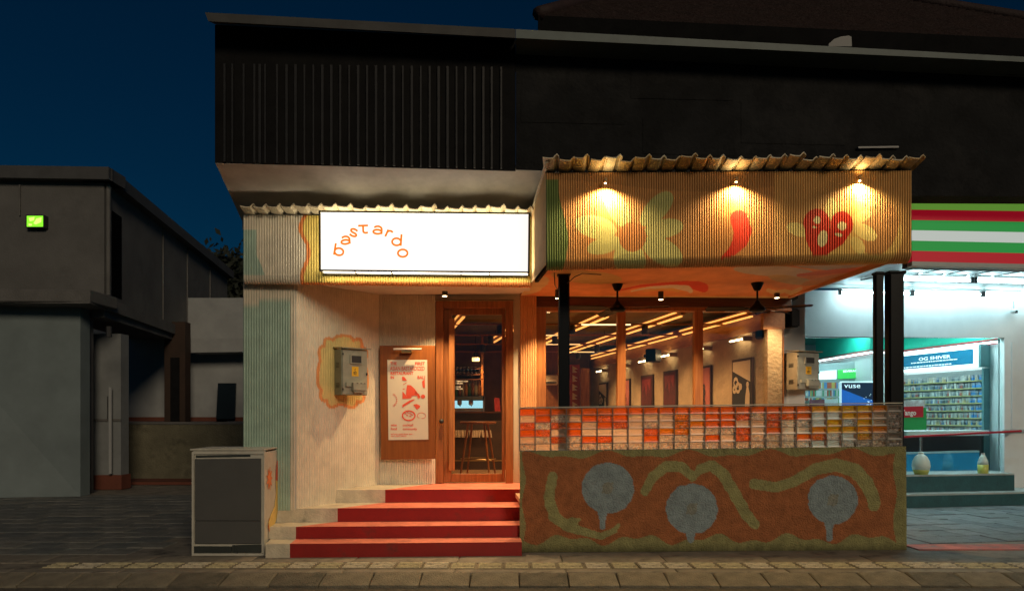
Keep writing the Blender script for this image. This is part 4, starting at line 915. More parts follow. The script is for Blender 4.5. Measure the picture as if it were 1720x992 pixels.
speaker(P(1281, 569, 9.98), .17, .26, .15, 'black speaker hanging inside just behind the window', .5); speaker(P(1097, 608, 12.9), .26, .24, .2, 'black speaker hanging from the hall beam above the pictures', .9)
# bar seen through the door
bar = thing('bar_counter', P(790, 800, 12.9), 'dark bar counter deep behind the glass door', 'counter')
MB().slab([P(735, 693, 12.6), P(905, 693, 12.6), P(905, 789, 12.6), P(735, 789, 12.6)], (0, .6, 0)).build('front', pmat('bar_dark', (.06, .035, .02), .5, .2, 4), bar)
MB().slab([P(733, 690.5, 12.55), P(907, 690.5, 12.55), P(907, 693.2, 12.55), P(733, 693.2, 12.55)], (0, .7, 0)).build('top', OAKD, bar)
for i in range(22):
    u = 752+i*3.4; MB().tube([P(u, 722, 12.57), P(u+random.uniform(-2, 2), 734, 12.56)], random.uniform(.012, .02), 6).build('cut_log', ARTW, bar)
MB().slab([P(738, 772, 12.5), P(860, 772, 12.5), P(860, 774, 12.5), P(738, 774, 12.5)], (0, .03, 0)).build('foot_rail', BRASS, bar)
cm = thing('coffee_machine', P(783, 690, 12.75), 'steel coffee machine glowing pale blue on the bar counter', 'coffee machine')
STEEL = pmat('steel', (.5, .5, .5), .25, .1, 6, metal=.9)
MB().slab([P(750, 671, 12.95), P(813, 671, 12.95), P(813, 690, 12.95), P(750, 690, 12.95)], (0, .25, 0)).build('back_plate', TEALE, cm)
MB().slab([P(750, 665, 12.75), P(813, 665, 12.75), P(813, 672, 12.75), P(750, 672, 12.75)], (0, .45, 0)).build('top_housing', DGREY, cm)
MB().slab([P(750, 685, 12.7), P(813, 685, 12.7), P(813, 690, 12.7), P(750, 690, 12.7)], (0, .24, 0)).build('drip_tray', STEEL, cm)
for u in (772, 791): MB().lathe(P(u, 680, 12.82), [(.03, 0), (.045, .02), (.045, .08), (.03, .09)], 12).build('group_head', STEEL, cm); MB().tube([P(u, 680, 12.82), P(u+1, 681, 12.66)], .012, 6).build('portafilter', DGREY, cm)
for u in (751, 812): MB().slab([P(u-1, 665, 12.75), P(u+1.5, 665, 12.75), P(u+1.5, 690, 12.75), P(u-1, 690, 12.75)], (0, .4, 0)).build('side_panel', STEEL, cm)
sh = thing('bar_shelf', P(790, 640, 13.9), 'dark back-bar shelf rack hung above the coffee machine', 'shelf')
MB().slab([P(762, 607, 14.1), P(812, 607, 14.1), P(812, 664, 14.1), P(762, 664, 14.1)], (0, .04, 0)).build('back_board', HW, sh)
for v in (618, 628, 636): MB().slab([P(762, v, 13.9), P(812, v, 13.9), P(812, v+1.5, 13.9), P(762, v+1.5, 13.9)], (0, .2, 0)).build('shelf_board', OAKD, sh)
for (u0, u1) in ((760, 763), (808, 812)): MB().slab([P(u0, 540, 13.9), P(u1, 540, 13.9), P(u1, 664, 13.9), P(u0, 664, 13.9)], (0, .05, 0)).build('upright', OAKL, sh)
gmesh = MB().lathe((0, 0, 0), [(.03, 0), (.004, .006), (.004, .06), (.032, .08), (.036, .13), (.03, .15)], 10).mesh('wine_glass', glass_pane('drink_glass', (.8, .82, .82), .35), smooth=True)
for r_, v in enumerate((628, 636)):
    for i in range(7):
        o = bpy.data.objects.new('wine_glass', gmesh); C.objects.link(o); o.location = P(767+i*6.4, v, 13.97)+Vector((0, 0, .001))
        tag(o, 'small clear wine glass in the %s row on the back-bar shelf rack' % ('upper' if r_ == 0 else 'lower'), 'glass', 'wine glasses %s shelf' % ('upper' if r_ == 0 else 'lower'))
bmats = [pmat('bottle_%d' % i, c, .15, .05, 5) for i, c in enumerate([(.05, .09, .03), (.18, .06, .02), (.25, .22, .15), (.3, .12, .03)])]
bmesh_ = MB().lathe((0, 0, 0), [(.035, 0), (.035, .17), (.012, .22), (.012, .28)], 10).mesh('liquor_bottle', bmats[0], smooth=True)
for i in range(8):
    o = piece('liquor_bottle', bmesh_, None, P(766+i*5.6, 665, 12.98), None, bmats[i % 4])
    tag(o, 'bottle standing in the row on top of the coffee machine', 'bottle', 'bottles on the coffee machine')
wall_s = thing('bar_lamp', P(798, 604, 13.8), 'small lit amber lamp over the back-bar shelf', 'lamp')
MB().slab([P(793, 600, 13.7), P(805, 600, 13.7), P(805, 606, 13.7), P(793, 606, 13.7)], (0, .08, 0)).build('shade', emat('amber_lit', (1, .6, .2), 2.5), wall_s)
MB().tube([P(799, 600, 13.74), P(799, 545, 13.74)], .008, 5).build('stem', DGREY, wall_s)
solo(MB().slab([P(830, 668, 11.6), P(839, 668, 11.6), P(840.5, 690, 11.6), P(831, 690, 11.6)], (0, .01, 0)), 'menu_card', pmat('menu_red', (.40, .03, .025), .6, .05, 4), 'red menu card hanging inside behind the door glass', 'menu', base=P(835, 690, 11.6))
stl = thing('bar_stool', P(803, 796, 11.0), 'round wooden stool with splayed legs just inside the door', 'stool')
sc_ = P(803, 708, 11.0); MB().lathe((sc_.x, sc_.y, sc_.z-.03), [(.27, 0), (.285, .01), (.285, .03), (.27, .035)], 24).build('seat', OAK, stl)
for q in (35, 125, 215, 305):
    d = Vector((math.cos(math.radians(q)), math.sin(math.radians(q)), 0)); a = Vector((sc_.x, sc_.y, sc_.z-.03))+d*.18; b = Vector((sc_.x, sc_.y, .56))+d*.33; MB().tube([a, b], [.018, .014], 8).build('leg', OAKL, stl)
rg = MB(); pts = [Vector((sc_.x, sc_.y, .85))+Vector((math.cos(2*math.pi*i/16), math.sin(2*math.pi*i/16), 0))*.27 for i in range(17)]; rg.tube(pts, .008, 6); rg.build('foot_ring', BRASS, stl)
ac = thing('air_conditioner', P(927, 645, 15.5), 'white wall air conditioner at the back left of the dining hall', 'air conditioner')
MB().slab([P(915, 629, 15.5), P(937, 629, 15.5), P(937, 646, 15.5), P(915, 646, 15.5)], (0, .2, 0)).build('body', pmat('ac_white', (.5, .42, .32), .5, .05, 4), ac, bevel=.02)
MB().slab([P(917, 641, 15.49), P(935, 641, 15.49), P(935, 643, 15.49), P(917, 643, 15.49)], (0, .01, 0)).build('outlet_slot', DGREY, ac)
dv = MB().slab([P(905, 560, 15.75), P(942, 560, 15.75), P(942, 720, 15.75), P(905, 720, 15.75)], (0, .12, 0)); tag(dv.build('hall_partition', wood('partition_wood', (.2, .07, .022), (.13, .045, .015))), kind='structure')
# ================================================================== CONVENIENCE SHOP
sb = thing('shop_building', (7.5, 12, 0), 'brightly lit white convenience shop with a striped sign band', 'building')
SH = Pl(11.2, .17)
WB2 = pmat('shop_white', (.72, .74, .73), .6, .05, 3)
MB().slab([SH(1352, 487), SH(1790, 492), SH(1790, 567), SH(1352, 565)], (0, .12, 0)).build('upper_wall', WB2, sb)
MB().slab([SH(1687, 566), SH(1790, 567), SH(1790, 860), SH(1687, 860)], (0, .12, 0)).build('side_wall', WB2, sb)
MB().slab([SH(1686, 721, -.03), SH(1790, 720, -.03), SH(1790, 726, -.03), SH(1686, 727, -.03)], (0, .04, 0)).build('wall_ledge', pmat('ledge_grey', (.35, .4, .4), .5, .1, 4), sb)
MB().slab([SH(1700, 574, -.02), SH(1706, 574, -.02), SH(1706, 719, -.02), SH(1700, 719, -.02)], (0, .03, 0)).build('pilaster', WB2, sb)
# white party wall pier
PR = Pl(9.95, .045)
mb = MB(); a, b = PR(1317, 488), PR(1352, 488); mb.slab([a, b, down(b, 0), down(a, 0)], Vector((-.35, 3.0, 0))); mb.build('party_wall', WB2, sb)
ceil_z = 3.74
q = [SH(1340, 490, .1), SH(1800, 490, .1), P(1850, 300, 9.1), P(1545, 300, 8.75), P(1400, 400, 9.9)]
MB().slab([(p.x, p.y, ceil_z) for p in q], (0, 0, .1)).build('canopy_ceiling', pmat('shop_ceiling', (.45, .5, .5), .5, .2, 2.5, .3, 8), sb)
for i in range(5):
    a = P(1560+i*45, 460, 10.3+.05*i); a.z = ceil_z-.02
    MB().tube([a, a+Vector((-.45, 1.1, 0))], .012, 5).build('ceiling_rod', STEEL, sb)
MB().tube([Vector((P(1500, 452, 10.0).x, 10.0, ceil_z-.03)), Vector((P(1800, 452, 10.6).x, 10.6, ceil_z-.03))], .02, 6).build('ceiling_pipe', STEEL, sb)
# striped sign
SS = Pl(7.75, .10)
ss = thing('striped_sign', SS(1620, 446), 'green, red and white striped sign band above the convenience shop', 'sign')
def stripe(va, vb, ha, hb, m, name, off=0, th=.1): return MB().slab([SS(1532, va, off), SS(1800, vb, off), SS(1800, hb, off), SS(1532, ha, off)], (0, th, 0)).build(name, m, ss)
stripe(305, 309, 333, 336, pmat('flashing_grey', (.13, .15, .15), .5, .2, 3, metal=.4), 'flashing', .01)
cols = {'lime': (.20, .48, .06), 'red': (.45, .006, .02), 'green': (.01, .33, .06), 'white': (.62, .72, .72)}
E = {k_: emat('stripe_'+k_, c, .33) for k_, c in cols.items()}
yy = [335, 352, 369.5, 386.5, 404, 421, 438.5]
for i, k_ in enumerate(('lime', 'red', 'green', 'white', 'green', 'red')): stripe(yy[i], yy[i]+3+i*.6, yy[i+1], yy[i+1]+3.6+i*.6, E[k_], 'stripe')
stripe(438.8, 445, 446, 452.5, pmat('sign_sill', (.5, .55, .55), .4, .1, 4), 'sill', -.01)
MB().slab([SS(1531, 333, .12), SS(1800, 336, .12), SS(1800, 452, .12), SS(1531, 446, .12)], (0, .2, 0)).build('box', DGREY, ss)
MB().slab([SS(1531, 300, .3), SS(1800, 303, .3), SS(1800, 345, .3), SS(1531, 340, .3)], (0, .2, 0)).build('bulkhead', DARKC, ss)
# tubes
def tube_lamp(a, b, lab):
    t = thing('fluorescent_tube', (a+b)/2, lab, 'tube light', 'tube lights under the shop ceiling'); d = (b-a).normalized()
    MB().tube([a+d*.04, b-d*.04], .022, 10).build('tube', COOLE, t)
    for p, s in ((a, 1), (b, -1)): MB().slab([p+Vector((-.02, -.025, -.04)), p+Vector((.02, -.025, -.04)), p+Vector((.02, -.025, .05)), p+Vector((-.02, -.025, .05))], (0, .05, 0)).build('end_holder', DGREY, t)
    MB().slab([a+Vector((0, -.02, .05)), b+Vector((0, -.02, .05)), b+Vector((0, -.02, .075)), a+Vector((0, -.02, .075))], (0, .04, 0)).build('batten', WB2, t)
T2 = Pl(10.95, .17); T1 = Pl(9.85, .17)
for a, b, va, vb, lab in ((1411, 1530, 490.5, 492.5, 'rear tube light at the restaurant end of the shop wall'), (1533, 1649, 492.5, 494, 'rear tube light in the middle of the shop wall'), (1652, 1765, 494, 495.5, 'rear tube light at the far end of the shop wall')): tube_lamp(T2(a, va), T2(b, vb), lab)
for a, b, va, vb, lab in ((1508, 1632, 468, 471, 'front tube light close behind the black posts'), (1638, 1765, 471, 475, 'front tube light at the edge of the picture')): tube_lamp(T1(a, va), T1(b, vb), lab)
# CCTV dome
cd = SH(1703, 522, -.09); t = thing('cctv_camera', cd, 'white dome security camera on the shop wall', 'camera')
MB().lathe(cd, [(.02, -.05), (.05, -.03), (.06, .0), (.055, .03)], 16).build('dome', WB2, t, smooth=True)
MB().lathe(cd+Vector((.012, -.045, -.02)), [(.024, -.024), (.024, .024)], 10).build('lens', DGREY, t)
MB().tube([cd+Z*.03, cd+Vector((.03, .04, .12)), cd+Vector((.045, .08, .19))], .006, 6).build('cable', DGREY, t)
# steps
ssx = thing('shop_steps', Pl(10.6, .17)(1620, 840), 'two dark teal steps with pale edges in front of the shop', 'steps')
TEAL = pmat('teal_step', (.018, .085, .095), .5, .25, 5, .1, 30); EDGE = pmat('step_edge', (.40, .44, .42), .5, .15, 5)
def lev(pl, u, z): Y = pl.Y(u); return Vector(((u-U0)/F*Y, Y, z))
for y0, zt_, ur in ((10.53, .222, 1800), (10.78, .52, 1704)):
    pl = Pl(y0, .17); a, b = lev(pl, 1440, zt_), lev(pl, ur, zt_)
    MB().slab([a-Z*.03, b-Z*.03, down(b, -.01), down(a, -.01)], (0, .7, 0)).build('riser', TEAL, ssx); MB().slab([a-Z*.028, b-Z*.028, b, a], (0, .75, 0)).build('tread', EDGE, ssx)
zq([(4.6, 12.2), (12, 13.4), (12, 20), (4.0, 20)], .505).build('shop_floor', pmat('shop_floor', (.4, .45, .45), .3, .1, 3), sb)
# glass front
gf = thing('shop_window', SH(1500, 790, .05), None, None); gf.parent = sb; gf.location = SH(1500, 790, .05)-wloc(sb)
ed = [1353, 1425, 1527, 1612, 1687]
for a, b in zip(ed, ed[1:]): MB().slab([SH(a+.4, 566, .05), SH(b-.4, 566, .05), SH(b-.4, 795, .05), SH(a+.4, 795, .05)], (0, .01, 0)).build('pane', GLASSS, gf)
MB().slab([SH(1353, 565, .03), SH(1690, 565, .03), SH(1690, 567, .03), SH(1353, 567, .03)], (0, .05, 0)).build('head_rail', STEEL, gf)
# shop interior: bulkhead, walls
GRNB = pmat('shop_green', (.02, .42, .30), .5, .08, 3); SWALL = pmat('shop_inner_white', (.65, .68, .68), .6, .05, 3)
def vp(u, Y, z): return Vector(((u-U0)/F*Y, Y, z))
BP = [(1676, 12.95), (1516, 15.3), (1462, 15.1), (1370, 17.6)]
for (u0, y0), (u1, y1) in zip(BP, BP[1:]):
    a, b = vp(u0, y0, 0), vp(u1, y1, 0)
    MB().slab([down(a, 2.95), down(b, 2.95), down(b, 3.5), down(a, 3.5)], (.25, .1, 0)).build('green_bulkhead', GRNB, sb)
    MB().slab([down(a, 2.87), down(b, 2.87), down(b, 2.905), down(a, 2.905)], (-.02, -.03, 0)).build('light_strip', emat('shop_strip_lit', (.8, .97, 1), 4), sb)
    for zz in (2.93, 2.845): MB().slab([down(a, zz), down(b, zz), down(b, zz+.018), down(a, zz+.018)], (-.02, -.03, 0)).build('red_trim', pmat('red_trim', (.4, .02, .03), .4, .05, 3), sb)
    MB().slab([down(a, .5)+Vector((.03, .03, 0)), down(b, .5)+Vector((.03, .03, 0)), down(b, 2.87)+Vector((.03, .03, 0)), down(a, 2.87)+Vector((.03, .03, 0))], (.2, .1, 0)).build('inner_wall', SWALL, sb)
MB().slab([vp(1330, 19.5, .5), vp(1520, 19.5, .5), vp(1520, 19.5, 3.5), vp(1330, 19.5, 3.5)], (0, .1, 0)).build('inner_back_wall', SWALL, sb)
MB().slab([vp(1352, 12.6, 3.5), vp(1800, 13.2, 3.5), vp(1560, 20, 3.5), vp(1300, 20, 3.5)], (0, 0, .1)).build('inner_ceiling', GRNB, sb)
for i, (u, Y, lab) in enumerate(((1440, 13.4, 'lit ceiling panel near the shop window beside the party wall'), (1585, 13.2, 'lit ceiling panel above the tobacco shelf'), (1420, 15.5, 'lit ceiling panel at the back of the shop'))):
    t = thing('ceiling_panel_light', vp(u, Y, 3.45), lab, 'ceiling light', 'panel lights in the shop'); p = vp(u, Y, 3.42)
    MB().box(p+Vector((0, 0, .045)), (1.24, .34, .06)).build('housing', WB2, t); MB().box(p, (1.15, .26, .025)).build('diffuser', emat('panel_lit', (.68, .96, 1), 27), t)
# tobacco shelf
SA, SBp = vp(1508, 15.25, 0), vp(1657, 13.2, 0); sdir = (SBp-SA).normalized(); snor = Vector((-sdir.y, sdir.x, 0)); snor = snor if snor.x < 0 else -snor
ts = thing('tobacco_shelf', SBp.lerp(SA, .5)+Z*.52, 'tall shelf of small cigarette packs in rows behind the shop counter', 'shelf')
def sq(s, z, off): return SA.lerp(SBp, s)+Z*z+snor*off
MB().slab([sq(0, .52, 0), sq(1, .52, 0), sq(1, 2.4, 0), sq(0, 2.4, 0)], -snor*.1).build('back_board', pmat('shelf_back', (.25, .3, .3), .5, .1, 4), ts)
SIDEP = pmat('shelf_side', (.12, .26, .28), .4, .1, 4)
MB().slab([sq(1.003, .52, .12), sq(1.003, .52, -.33), sq(1.003, 2.42, -.33), sq(1.003, 2.42, .12)], sdir*.04).build('side_panel', SIDEP, ts)
MB().slab([sq(1.003, 2.43, .2), sq(1.003, 2.43, -.36), sq(1.003, 2.86, -.36), sq(1.003, 2.86, .2)], sdir*.05).build('side_panel', SIDEP, ts)
zrow = [1.21+i*.142 for i in range(8)]
YST = pmat('yellow_price_strip', (.58, .53, .24), .5, .1, 10)
pv, pf_, pcx = [], [], []; pal = np.array([(.5, .55, .55), (.62, .66, .66), (.22, .27, .3), (.1, .14, .18), (.7, .7, .66), (.12, .25, .42), (.42, .12, .1), (.6, .5, .3), (.3, .36, .36)])
for zi, z0 in enumerate(zrow):
    MB().slab([sq(0, z0-.024, .10), sq(1, z0-.024, .10), sq(1, z0-.006, .10), sq(0, z0-.006, .10)], -snor*.1).build('price_strip', YST if zi else EDGE, ts)
    n = 62
    for i in range(n):
        s0_, s1_ = (i+.06)/n, (i+.94)/n; hgt = random.choice((.09, .095, .10, .08)); d0_ = random.uniform(.06, .09); k0 = len(pv)
        col = pal[random.randrange(len(pal))]*random.uniform(.6, 1.1)
        if i > n*.86 and random.random() < .7: col = np.array((.06, .25, .6))
        for zz, cc in ((z0-.004, col), (z0+hgt*.5, col), (z0+hgt*.5, col*.35+.3), (z0+hgt, col*.5+.25)):
            for off in (d0_, .005): pv += [sq(s0_, zz, off), sq(s1_, zz, off)]; pcx += [cc, cc]
        pf_ += [[k0, k0+1, k0+5, k0+4], [k0+8, k0+9, k0+13, k0+12], [k0, k0+4, k0+6, k0+2], [k0+8, k0+12, k0+14, k0+10], [k0+12, k0+13, k0+15, k0+14], [k0+1, k0+3, k0+7, k0+5], [k0+9, k0+11, k0+15, k0+13]]
def coloured(name, pv, pf_, pcx, parent, mat=PAINT):
    org = wloc(parent); me = bpy.data.meshes.new(name); me.from_pydata([tuple(p-org) for p in pv], [], pf_); me.materials.append(mat)
    ca = me.color_attributes.new('paint', 'FLOAT_COLOR', 'POINT'); a = np.ones((len(pv), 4), np.float32); a[:, :3] = np.array(pcx); ca.data.foreach_set('color', a.ravel())
    o = bpy.data.objects.new(name, me); C.objects.link(o); o.parent = parent; return o
coloured('cigarette_packs', pv, pf_, pcx, ts)['kind'] = 'stuff'
# light box on the shelf
lb = thing('tobacco_lightbox', sq(.5, 2.44, .15), 'blue lit header sign with white lettering above the tobacco shelf', 'sign')
def lq(s, z, off=0): return sq(s, 2.45+z*.40, .2+off)
MB().slab([lq(-.02, 0), lq(1, 0), lq(1, 1), lq(-.02, 1)], -snor*.15).build('box', emat('header_edge_lit', (.85, 1, 1), 2.2), lb)
MB().slab([lq(-.0, .13, .002), lq(.955, .13, .002), lq(.955, .84, .002), lq(-.0, .84, .002)], snor*.004).build('face', emat('header_blue_lit', (.005, .11, .20), .9), lb)
LBW = emat('header_white_lit', (.8, .95, 1), .9); LBL = emat('header_pale_lit', (.25, .5, .6), .9)
mb = MB(); tf = lambda x, y, o: lq(x, -y, .008-o)
text(mb, 'OG SHIVER', .36, -.52, .1, .22, tf, fit=.36, bold=.02)
for x0, x1, y in ((.27, .80, .40), (.12, .74, .20)): 
    x = x0
    while x < x1-.01: ww = random.uniform(.015, .04); fill(mb, [(x, -y), (min(x+ww, x1), -y), (min(x+ww, x1), -y-.045), (x, -y-.045)], tf, thick=.002); x += ww+.008
mb.build('lettering', LBW, lb, recalc=False)
mb = MB(); stroke(mb, [(a_, -b_) for a_, b_ in arc(.115, .62, .042, .14, 20, 330, 16)]+[(.115, -.58)], .018, tf, thick=.002)
fill(mb, [(.09, -.16), (.145, -.16), (.135, -.42), (.1, -.42)], tf, thick=.002); mb.build('emblem', LBL, lb)
# counter
CT = Pl(11.55, .17)
ct = thing('shop_counter', CT(1590, 795), 'shop counter with white top, dark upper front and bright blue lower panel', 'counter')
MB().slab([CT(1455, 724), CT(1662, 722), CT(1662, 731), CT(1455, 733)], (0, .5, 0)).build('counter_top', WB2, ct, bevel=.008)
MB().slab([CT(1457, 733.4, .03), CT(1648, 731.4, .03), CT(1648, 800, .03), CT(1457, 800, .03)], (0, .4, 0)).build('front_panel', pmat('counter_navy', (.004, .007, .014), .4, .1, 5), ct)
BLU = pmat('blue_panel', (.01, .28, .58), .4, .1, 3)
MB().slab([CT(1457, 764, -.05), CT(1645, 759, -.05), CT(1645, 797, -.05), CT(1457, 797, -.05)], (0, .07, 0)).build('blue_panel', BLU, ct)
MB().slab([CT(1457, 761, -.06), CT(1645, 756, -.06), CT(1645, 759, -.06), CT(1457, 764, -.06)], (0, .09, 0)).build('panel_edge', pmat('edge_pale_blue', (.45, .62, .7), .4, .1, 4), ct)
# rail
RL = Pl(10.95, .17)
rl = thing('hand_rail', RL(1600, 735), 'thin red hand rail on steel posts in front of the shop counter', 'rail')
MB().tube([RL(1440, 737), RL(1715, 723.5)], .02, 8).build('rail', pmat('red_rail', (.40, .01, .02), .35, .05, 5), rl)
MB().tube([RL(1547, 733), Vector((RL(1547, 733).x, RL(1547, 733).y, .52))], .022, 8).build('post', STEEL, rl)
MB().tube([RL(1714, 723.5), RL(1714, 723.5)+Vector((0, .24, 0))], .03, 8).build('wall_fixing', STEEL, rl)
# bottles of yellow liquid on the step
PLA = pmat('milky_plastic', (.62, .68, .60), .35, .05, 4); LIQ = pmat('yellow_liquid', (.52, .50, .10), .3, .08, 4)
BT = Pl(10.86, .17)
p = lev(BT, 1547, .52); k_ = p.y/F
t = thing('pear_shaped_jug', p, 'round milky jug with yellow liquid at the bottom on the shop step', 'jug')
MB().lathe(p, [(10*k_, 0), (12*k_, 6*k_), (13*k_, 8*k_)], 20).build('liquid_part', LIQ, t, smooth=True)
MB().lathe(p, [(13*k_, 8.05*k_), (14*k_, 14*k_), (13*k_, 22*k_), (9*k_, 30*k_), (4*k_, 34*k_)], 20).build('upper_part', PLA, t, smooth=True)
MB().lathe(p, [(4*k_, 34.05*k_), (4*k_, 37*k_), (2*k_, 38*k_)], 12).build('cap', PLA, t)
p = lev(BT, 1651, .52); k_ = p.y/F
t = thing('plastic_bottle', p, 'slim pointed bottle half full of yellow liquid on the shop step', 'bottle')
MB().lathe(p, [(7.5*k_, 0), (8*k_, 1*k_), (8*k_, 15*k_)], 16).build('liquid_part', LIQ, t, smooth=True)
MB().lathe(p, [(8*k_, 15.05*k_), (7.5*k_, 20*k_), (4.5*k_, 28*k_), (2.5*k_, 31*k_)], 16).build('upper_part', PLA, t, smooth=True)
MB().lathe(p, [(2.8*k_, 31.05*k_), (2.8*k_, 34*k_)], 10).build('cap', WB2, t)
# posters and displays behind the glass
GD = Pl(11.3, .17)
vs_ = thing('display_poster', GD(1445, 690, .4), 'dark blue advertising panel lettered vuse behind the shop glass', 'poster')
MB().slab([GD(1411, 640, .4), GD(1476, 640, .4), GD(1476, 700, .4), GD(1411, 700, .4)], (0, .05, 0)).build('panel', emat('vuse_edge', (.6, .85, 1), .6), vs_, bevel=.02)
MB().slab([GD(1414, 642, .395), GD(1475, 642, .395), GD(1475, 699, .395), GD(1414, 699, .395)], (0, .004, 0)).build('print', emat('vuse_navy', (.006, .016, .05), .5), vs_)
vf = lambda u, v, o: GD(u, v, .39+o)
mb = MB(); fill(mb, [(1414, 653), (1452, 668), (1474, 674), (1474, 699), (1414, 699)], vf, thick=-.002); mb.build('blue_field', emat('vuse_blue', (.01, .10, .42), .7), vs_)
mb = MB(); vf2 = lambda u, v, o: GD(u, v, .384+o); text(mb, 'vuse', 1418, 651, 12, 12, vf2, fit=27)
for i in range(22): x_, y_ = random.gauss(1460, 6), random.gauss(674, 6); fill(mb, ellpts(min(x_, 1472), y_, .7, .6, 6), vf2, thick=-.001)
mb.build('lettering', emat('vuse_white', (.7, .9, 1), 1), vs_, recalc=False)
tg = thing('snack_poster', GD(1537, 726, -.0), 'green and red snack poster lettered Tango stuck on the shop glass', 'poster')
TGp = Pl(11.19, .17)
MB().slab([TGp(1505, 686), TGp(1556, 684), TGp(1556, 721), TGp(1505, 722)], (0, .01, 0)).build('green_sheet', pmat('poster_green', (.01, .36, .10), .5, .08, 3), tg)
MB().slab([TGp(1515, 673, -.006), TGp(1553, 671, -.006), TGp(1553, 684, -.006), TGp(1515, 685, -.006)], (0, .01, 0)).build('pack_picture', pmat('poster_ice', (.5, .66, .72), .5, .4, 9), tg)
MB().slab([TGp(1505, 683, -.009), TGp(1551, 681.5, -.009), TGp(1551, 700, -.009), TGp(1505, 701, -.009)], (0, .008, 0)).build('red_label', pmat('poster_red_label', (.42, .01, .03), .5, .05, 3), tg)
mb = MB(); text(mb, 'Tango', 1514, 696.5, 10, 12, lambda u, v, o: TGp(u, v, -.014+o), fit=25, bold=.03); mb.build('lettering', WB2, tg, recalc=False)
# beverage cooler on the left of the shop
bc = thing('beverage_cooler', vp(1400, 16, .52), 'beverage cooler shelves under a green header at the back of the shop', 'cooler')
MB().slab([P(1352, 612, 15.8), P(1462, 606, 15.8), P(1462, 760, 15.8), P(1352, 760, 15.8)], (0, .4, 0)).build('cabinet', pmat('cooler_grey', (.3, .36, .37), .4, .1, 4), bc)
MB().slab([P(1408, 621, 15.75), P(1455, 617, 15.75), P(1455, 634, 15.75), P(1408, 636, 15.75)], (0, .03, 0)).build('green_header', emat('bev_green', (.03, .38, .06), .8), bc)
mb = MB(); text(mb, 'BEVERAGES', 1416, 625, 5, 5, lambda u, v, o: P(u, v, 15.74), fit=29, bold=.03, rot=.05); mb.build('lettering', LBW, bc, recalc=False)
MB().slab([P(1352, 626, 15.75), P(1405, 621, 15.75), P(1405, 636, 15.75), P(1352, 638, 15.75)], (0, .03, 0)).build('lit_header', emat('bev_lit', (.7, .9, .9), 1.2), bc)
pv, pf_, pcx = [], [], []
for rr in range(4):
    z0 = P(1380, 652+rr*13, 15.7).z
    MB().slab([P(1352, 653+rr*13, 15.6), P(1412, 652+rr*13, 15.6), P(1412, 654+rr*13, 15.6), P(1352, 655+rr*13, 15.6)], (0, .2, 0)).build('shelf_board', EDGE, bc)
    for i in range(22):
        a = P(1353+i*2.6, 0, 15.62); col = np.array(random.choice([(.5, .1, .05), (.6, .6, .55), (.1, .35, .2), (.1, .25, .5), (.6, .45, .1), (.7, .7, .7)])); k0 = len(pv)
        for zz in (0, .13): pv += [Vector((a.x, a.y, z0+zz)), Vector((a.x+.03, a.y, z0+zz)), Vector((a.x+.03, a.y+.05, z0+zz)), Vector((a.x, a.y+.05, z0+zz))]; pcx += [col]*4
        pf_ += [[k0, k0+1, k0+5, k0+4], [k0+1, k0+2, k0+6, k0+5], [k0, k0+4, k0+7, k0+3], [k0+4, k0+5, k0+6, k0+7]]
coloured('drink_cans', pv, pf_, pcx, bc)['kind'] = 'stuff'
solo(MB().slab([P(1358, 672, 13.4), P(1408, 669, 13.4), P(1408, 730, 13.4), P(1358, 730, 13.4)], (0, .4, 0)), 'white_chest_freezer', WB2, 'white chest with a coloured lid picture inside the shop window', 'freezer', base=vp(1383, 13.4, .52))
solo(MB().slab([P(1360, 671, 13.38), P(1385, 670, 13.38), P(1385, 690, 13.38), P(1360, 690, 13.38)], (0, .015, 0)), 'product_card', pmat('card_red_purple', (.3, .06, .08), .5, .4, 8), 'dark red product card on the white chest in the shop', 'card', base=P(1372, 690, 13.38))
# meter and speaker on the party wall
n2 = Vector((.42, -.91, 0)).normalized(); ex2 = Vector((-n2.y, n2.x, 0))
meter(PR(1338, 655, -.03), ex2, n2, .42, .53, .2, 'grey electricity meter box on the white wall next to the shop', pmat('meter_side_lit', (.34, .28, .2), .5, .15, 8), pmat('meter_front_grey', (.34, .36, .33), .5, .15, 8))  # warm light put into the side's colour
speaker(PR(1329, 550, -.14), .15, .26, .17, 'black outdoor speaker on the white wall above the meter box', .35)
# cables at the soffit corner
mb = MB(); pts = [(1290, 502), (1305, 506), (1318, 498), (1328, 503), (1340, 497)]
mb.tube([PR(u, v, -.1) for u, v in pts], .012, 6); mb.tube([PR(u, v+3, -.09) for u, v in pts], .008, 6)
solo(mb, 'cable_bundle', DGREY, 'black cables looped at the canopy corner above the outdoor speaker', 'cable', base=PR(1318, 503))
mb = MB(); mb.tube([P(931, 458, 7.9), P(932, 478, 8.0), P(937, 487, 8.8)], .006, 5); mb.tube([P(952, 476, 8.0), P(965, 465, 8.0), P(978, 459, 7.95), P(1010, 461, 7.95)], .006, 5)
solo(mb, 'lamp_cable', DGREY, 'thin dark cable running along the canopy underside from the first post', 'cable', base=P(947, 470, 8.0))
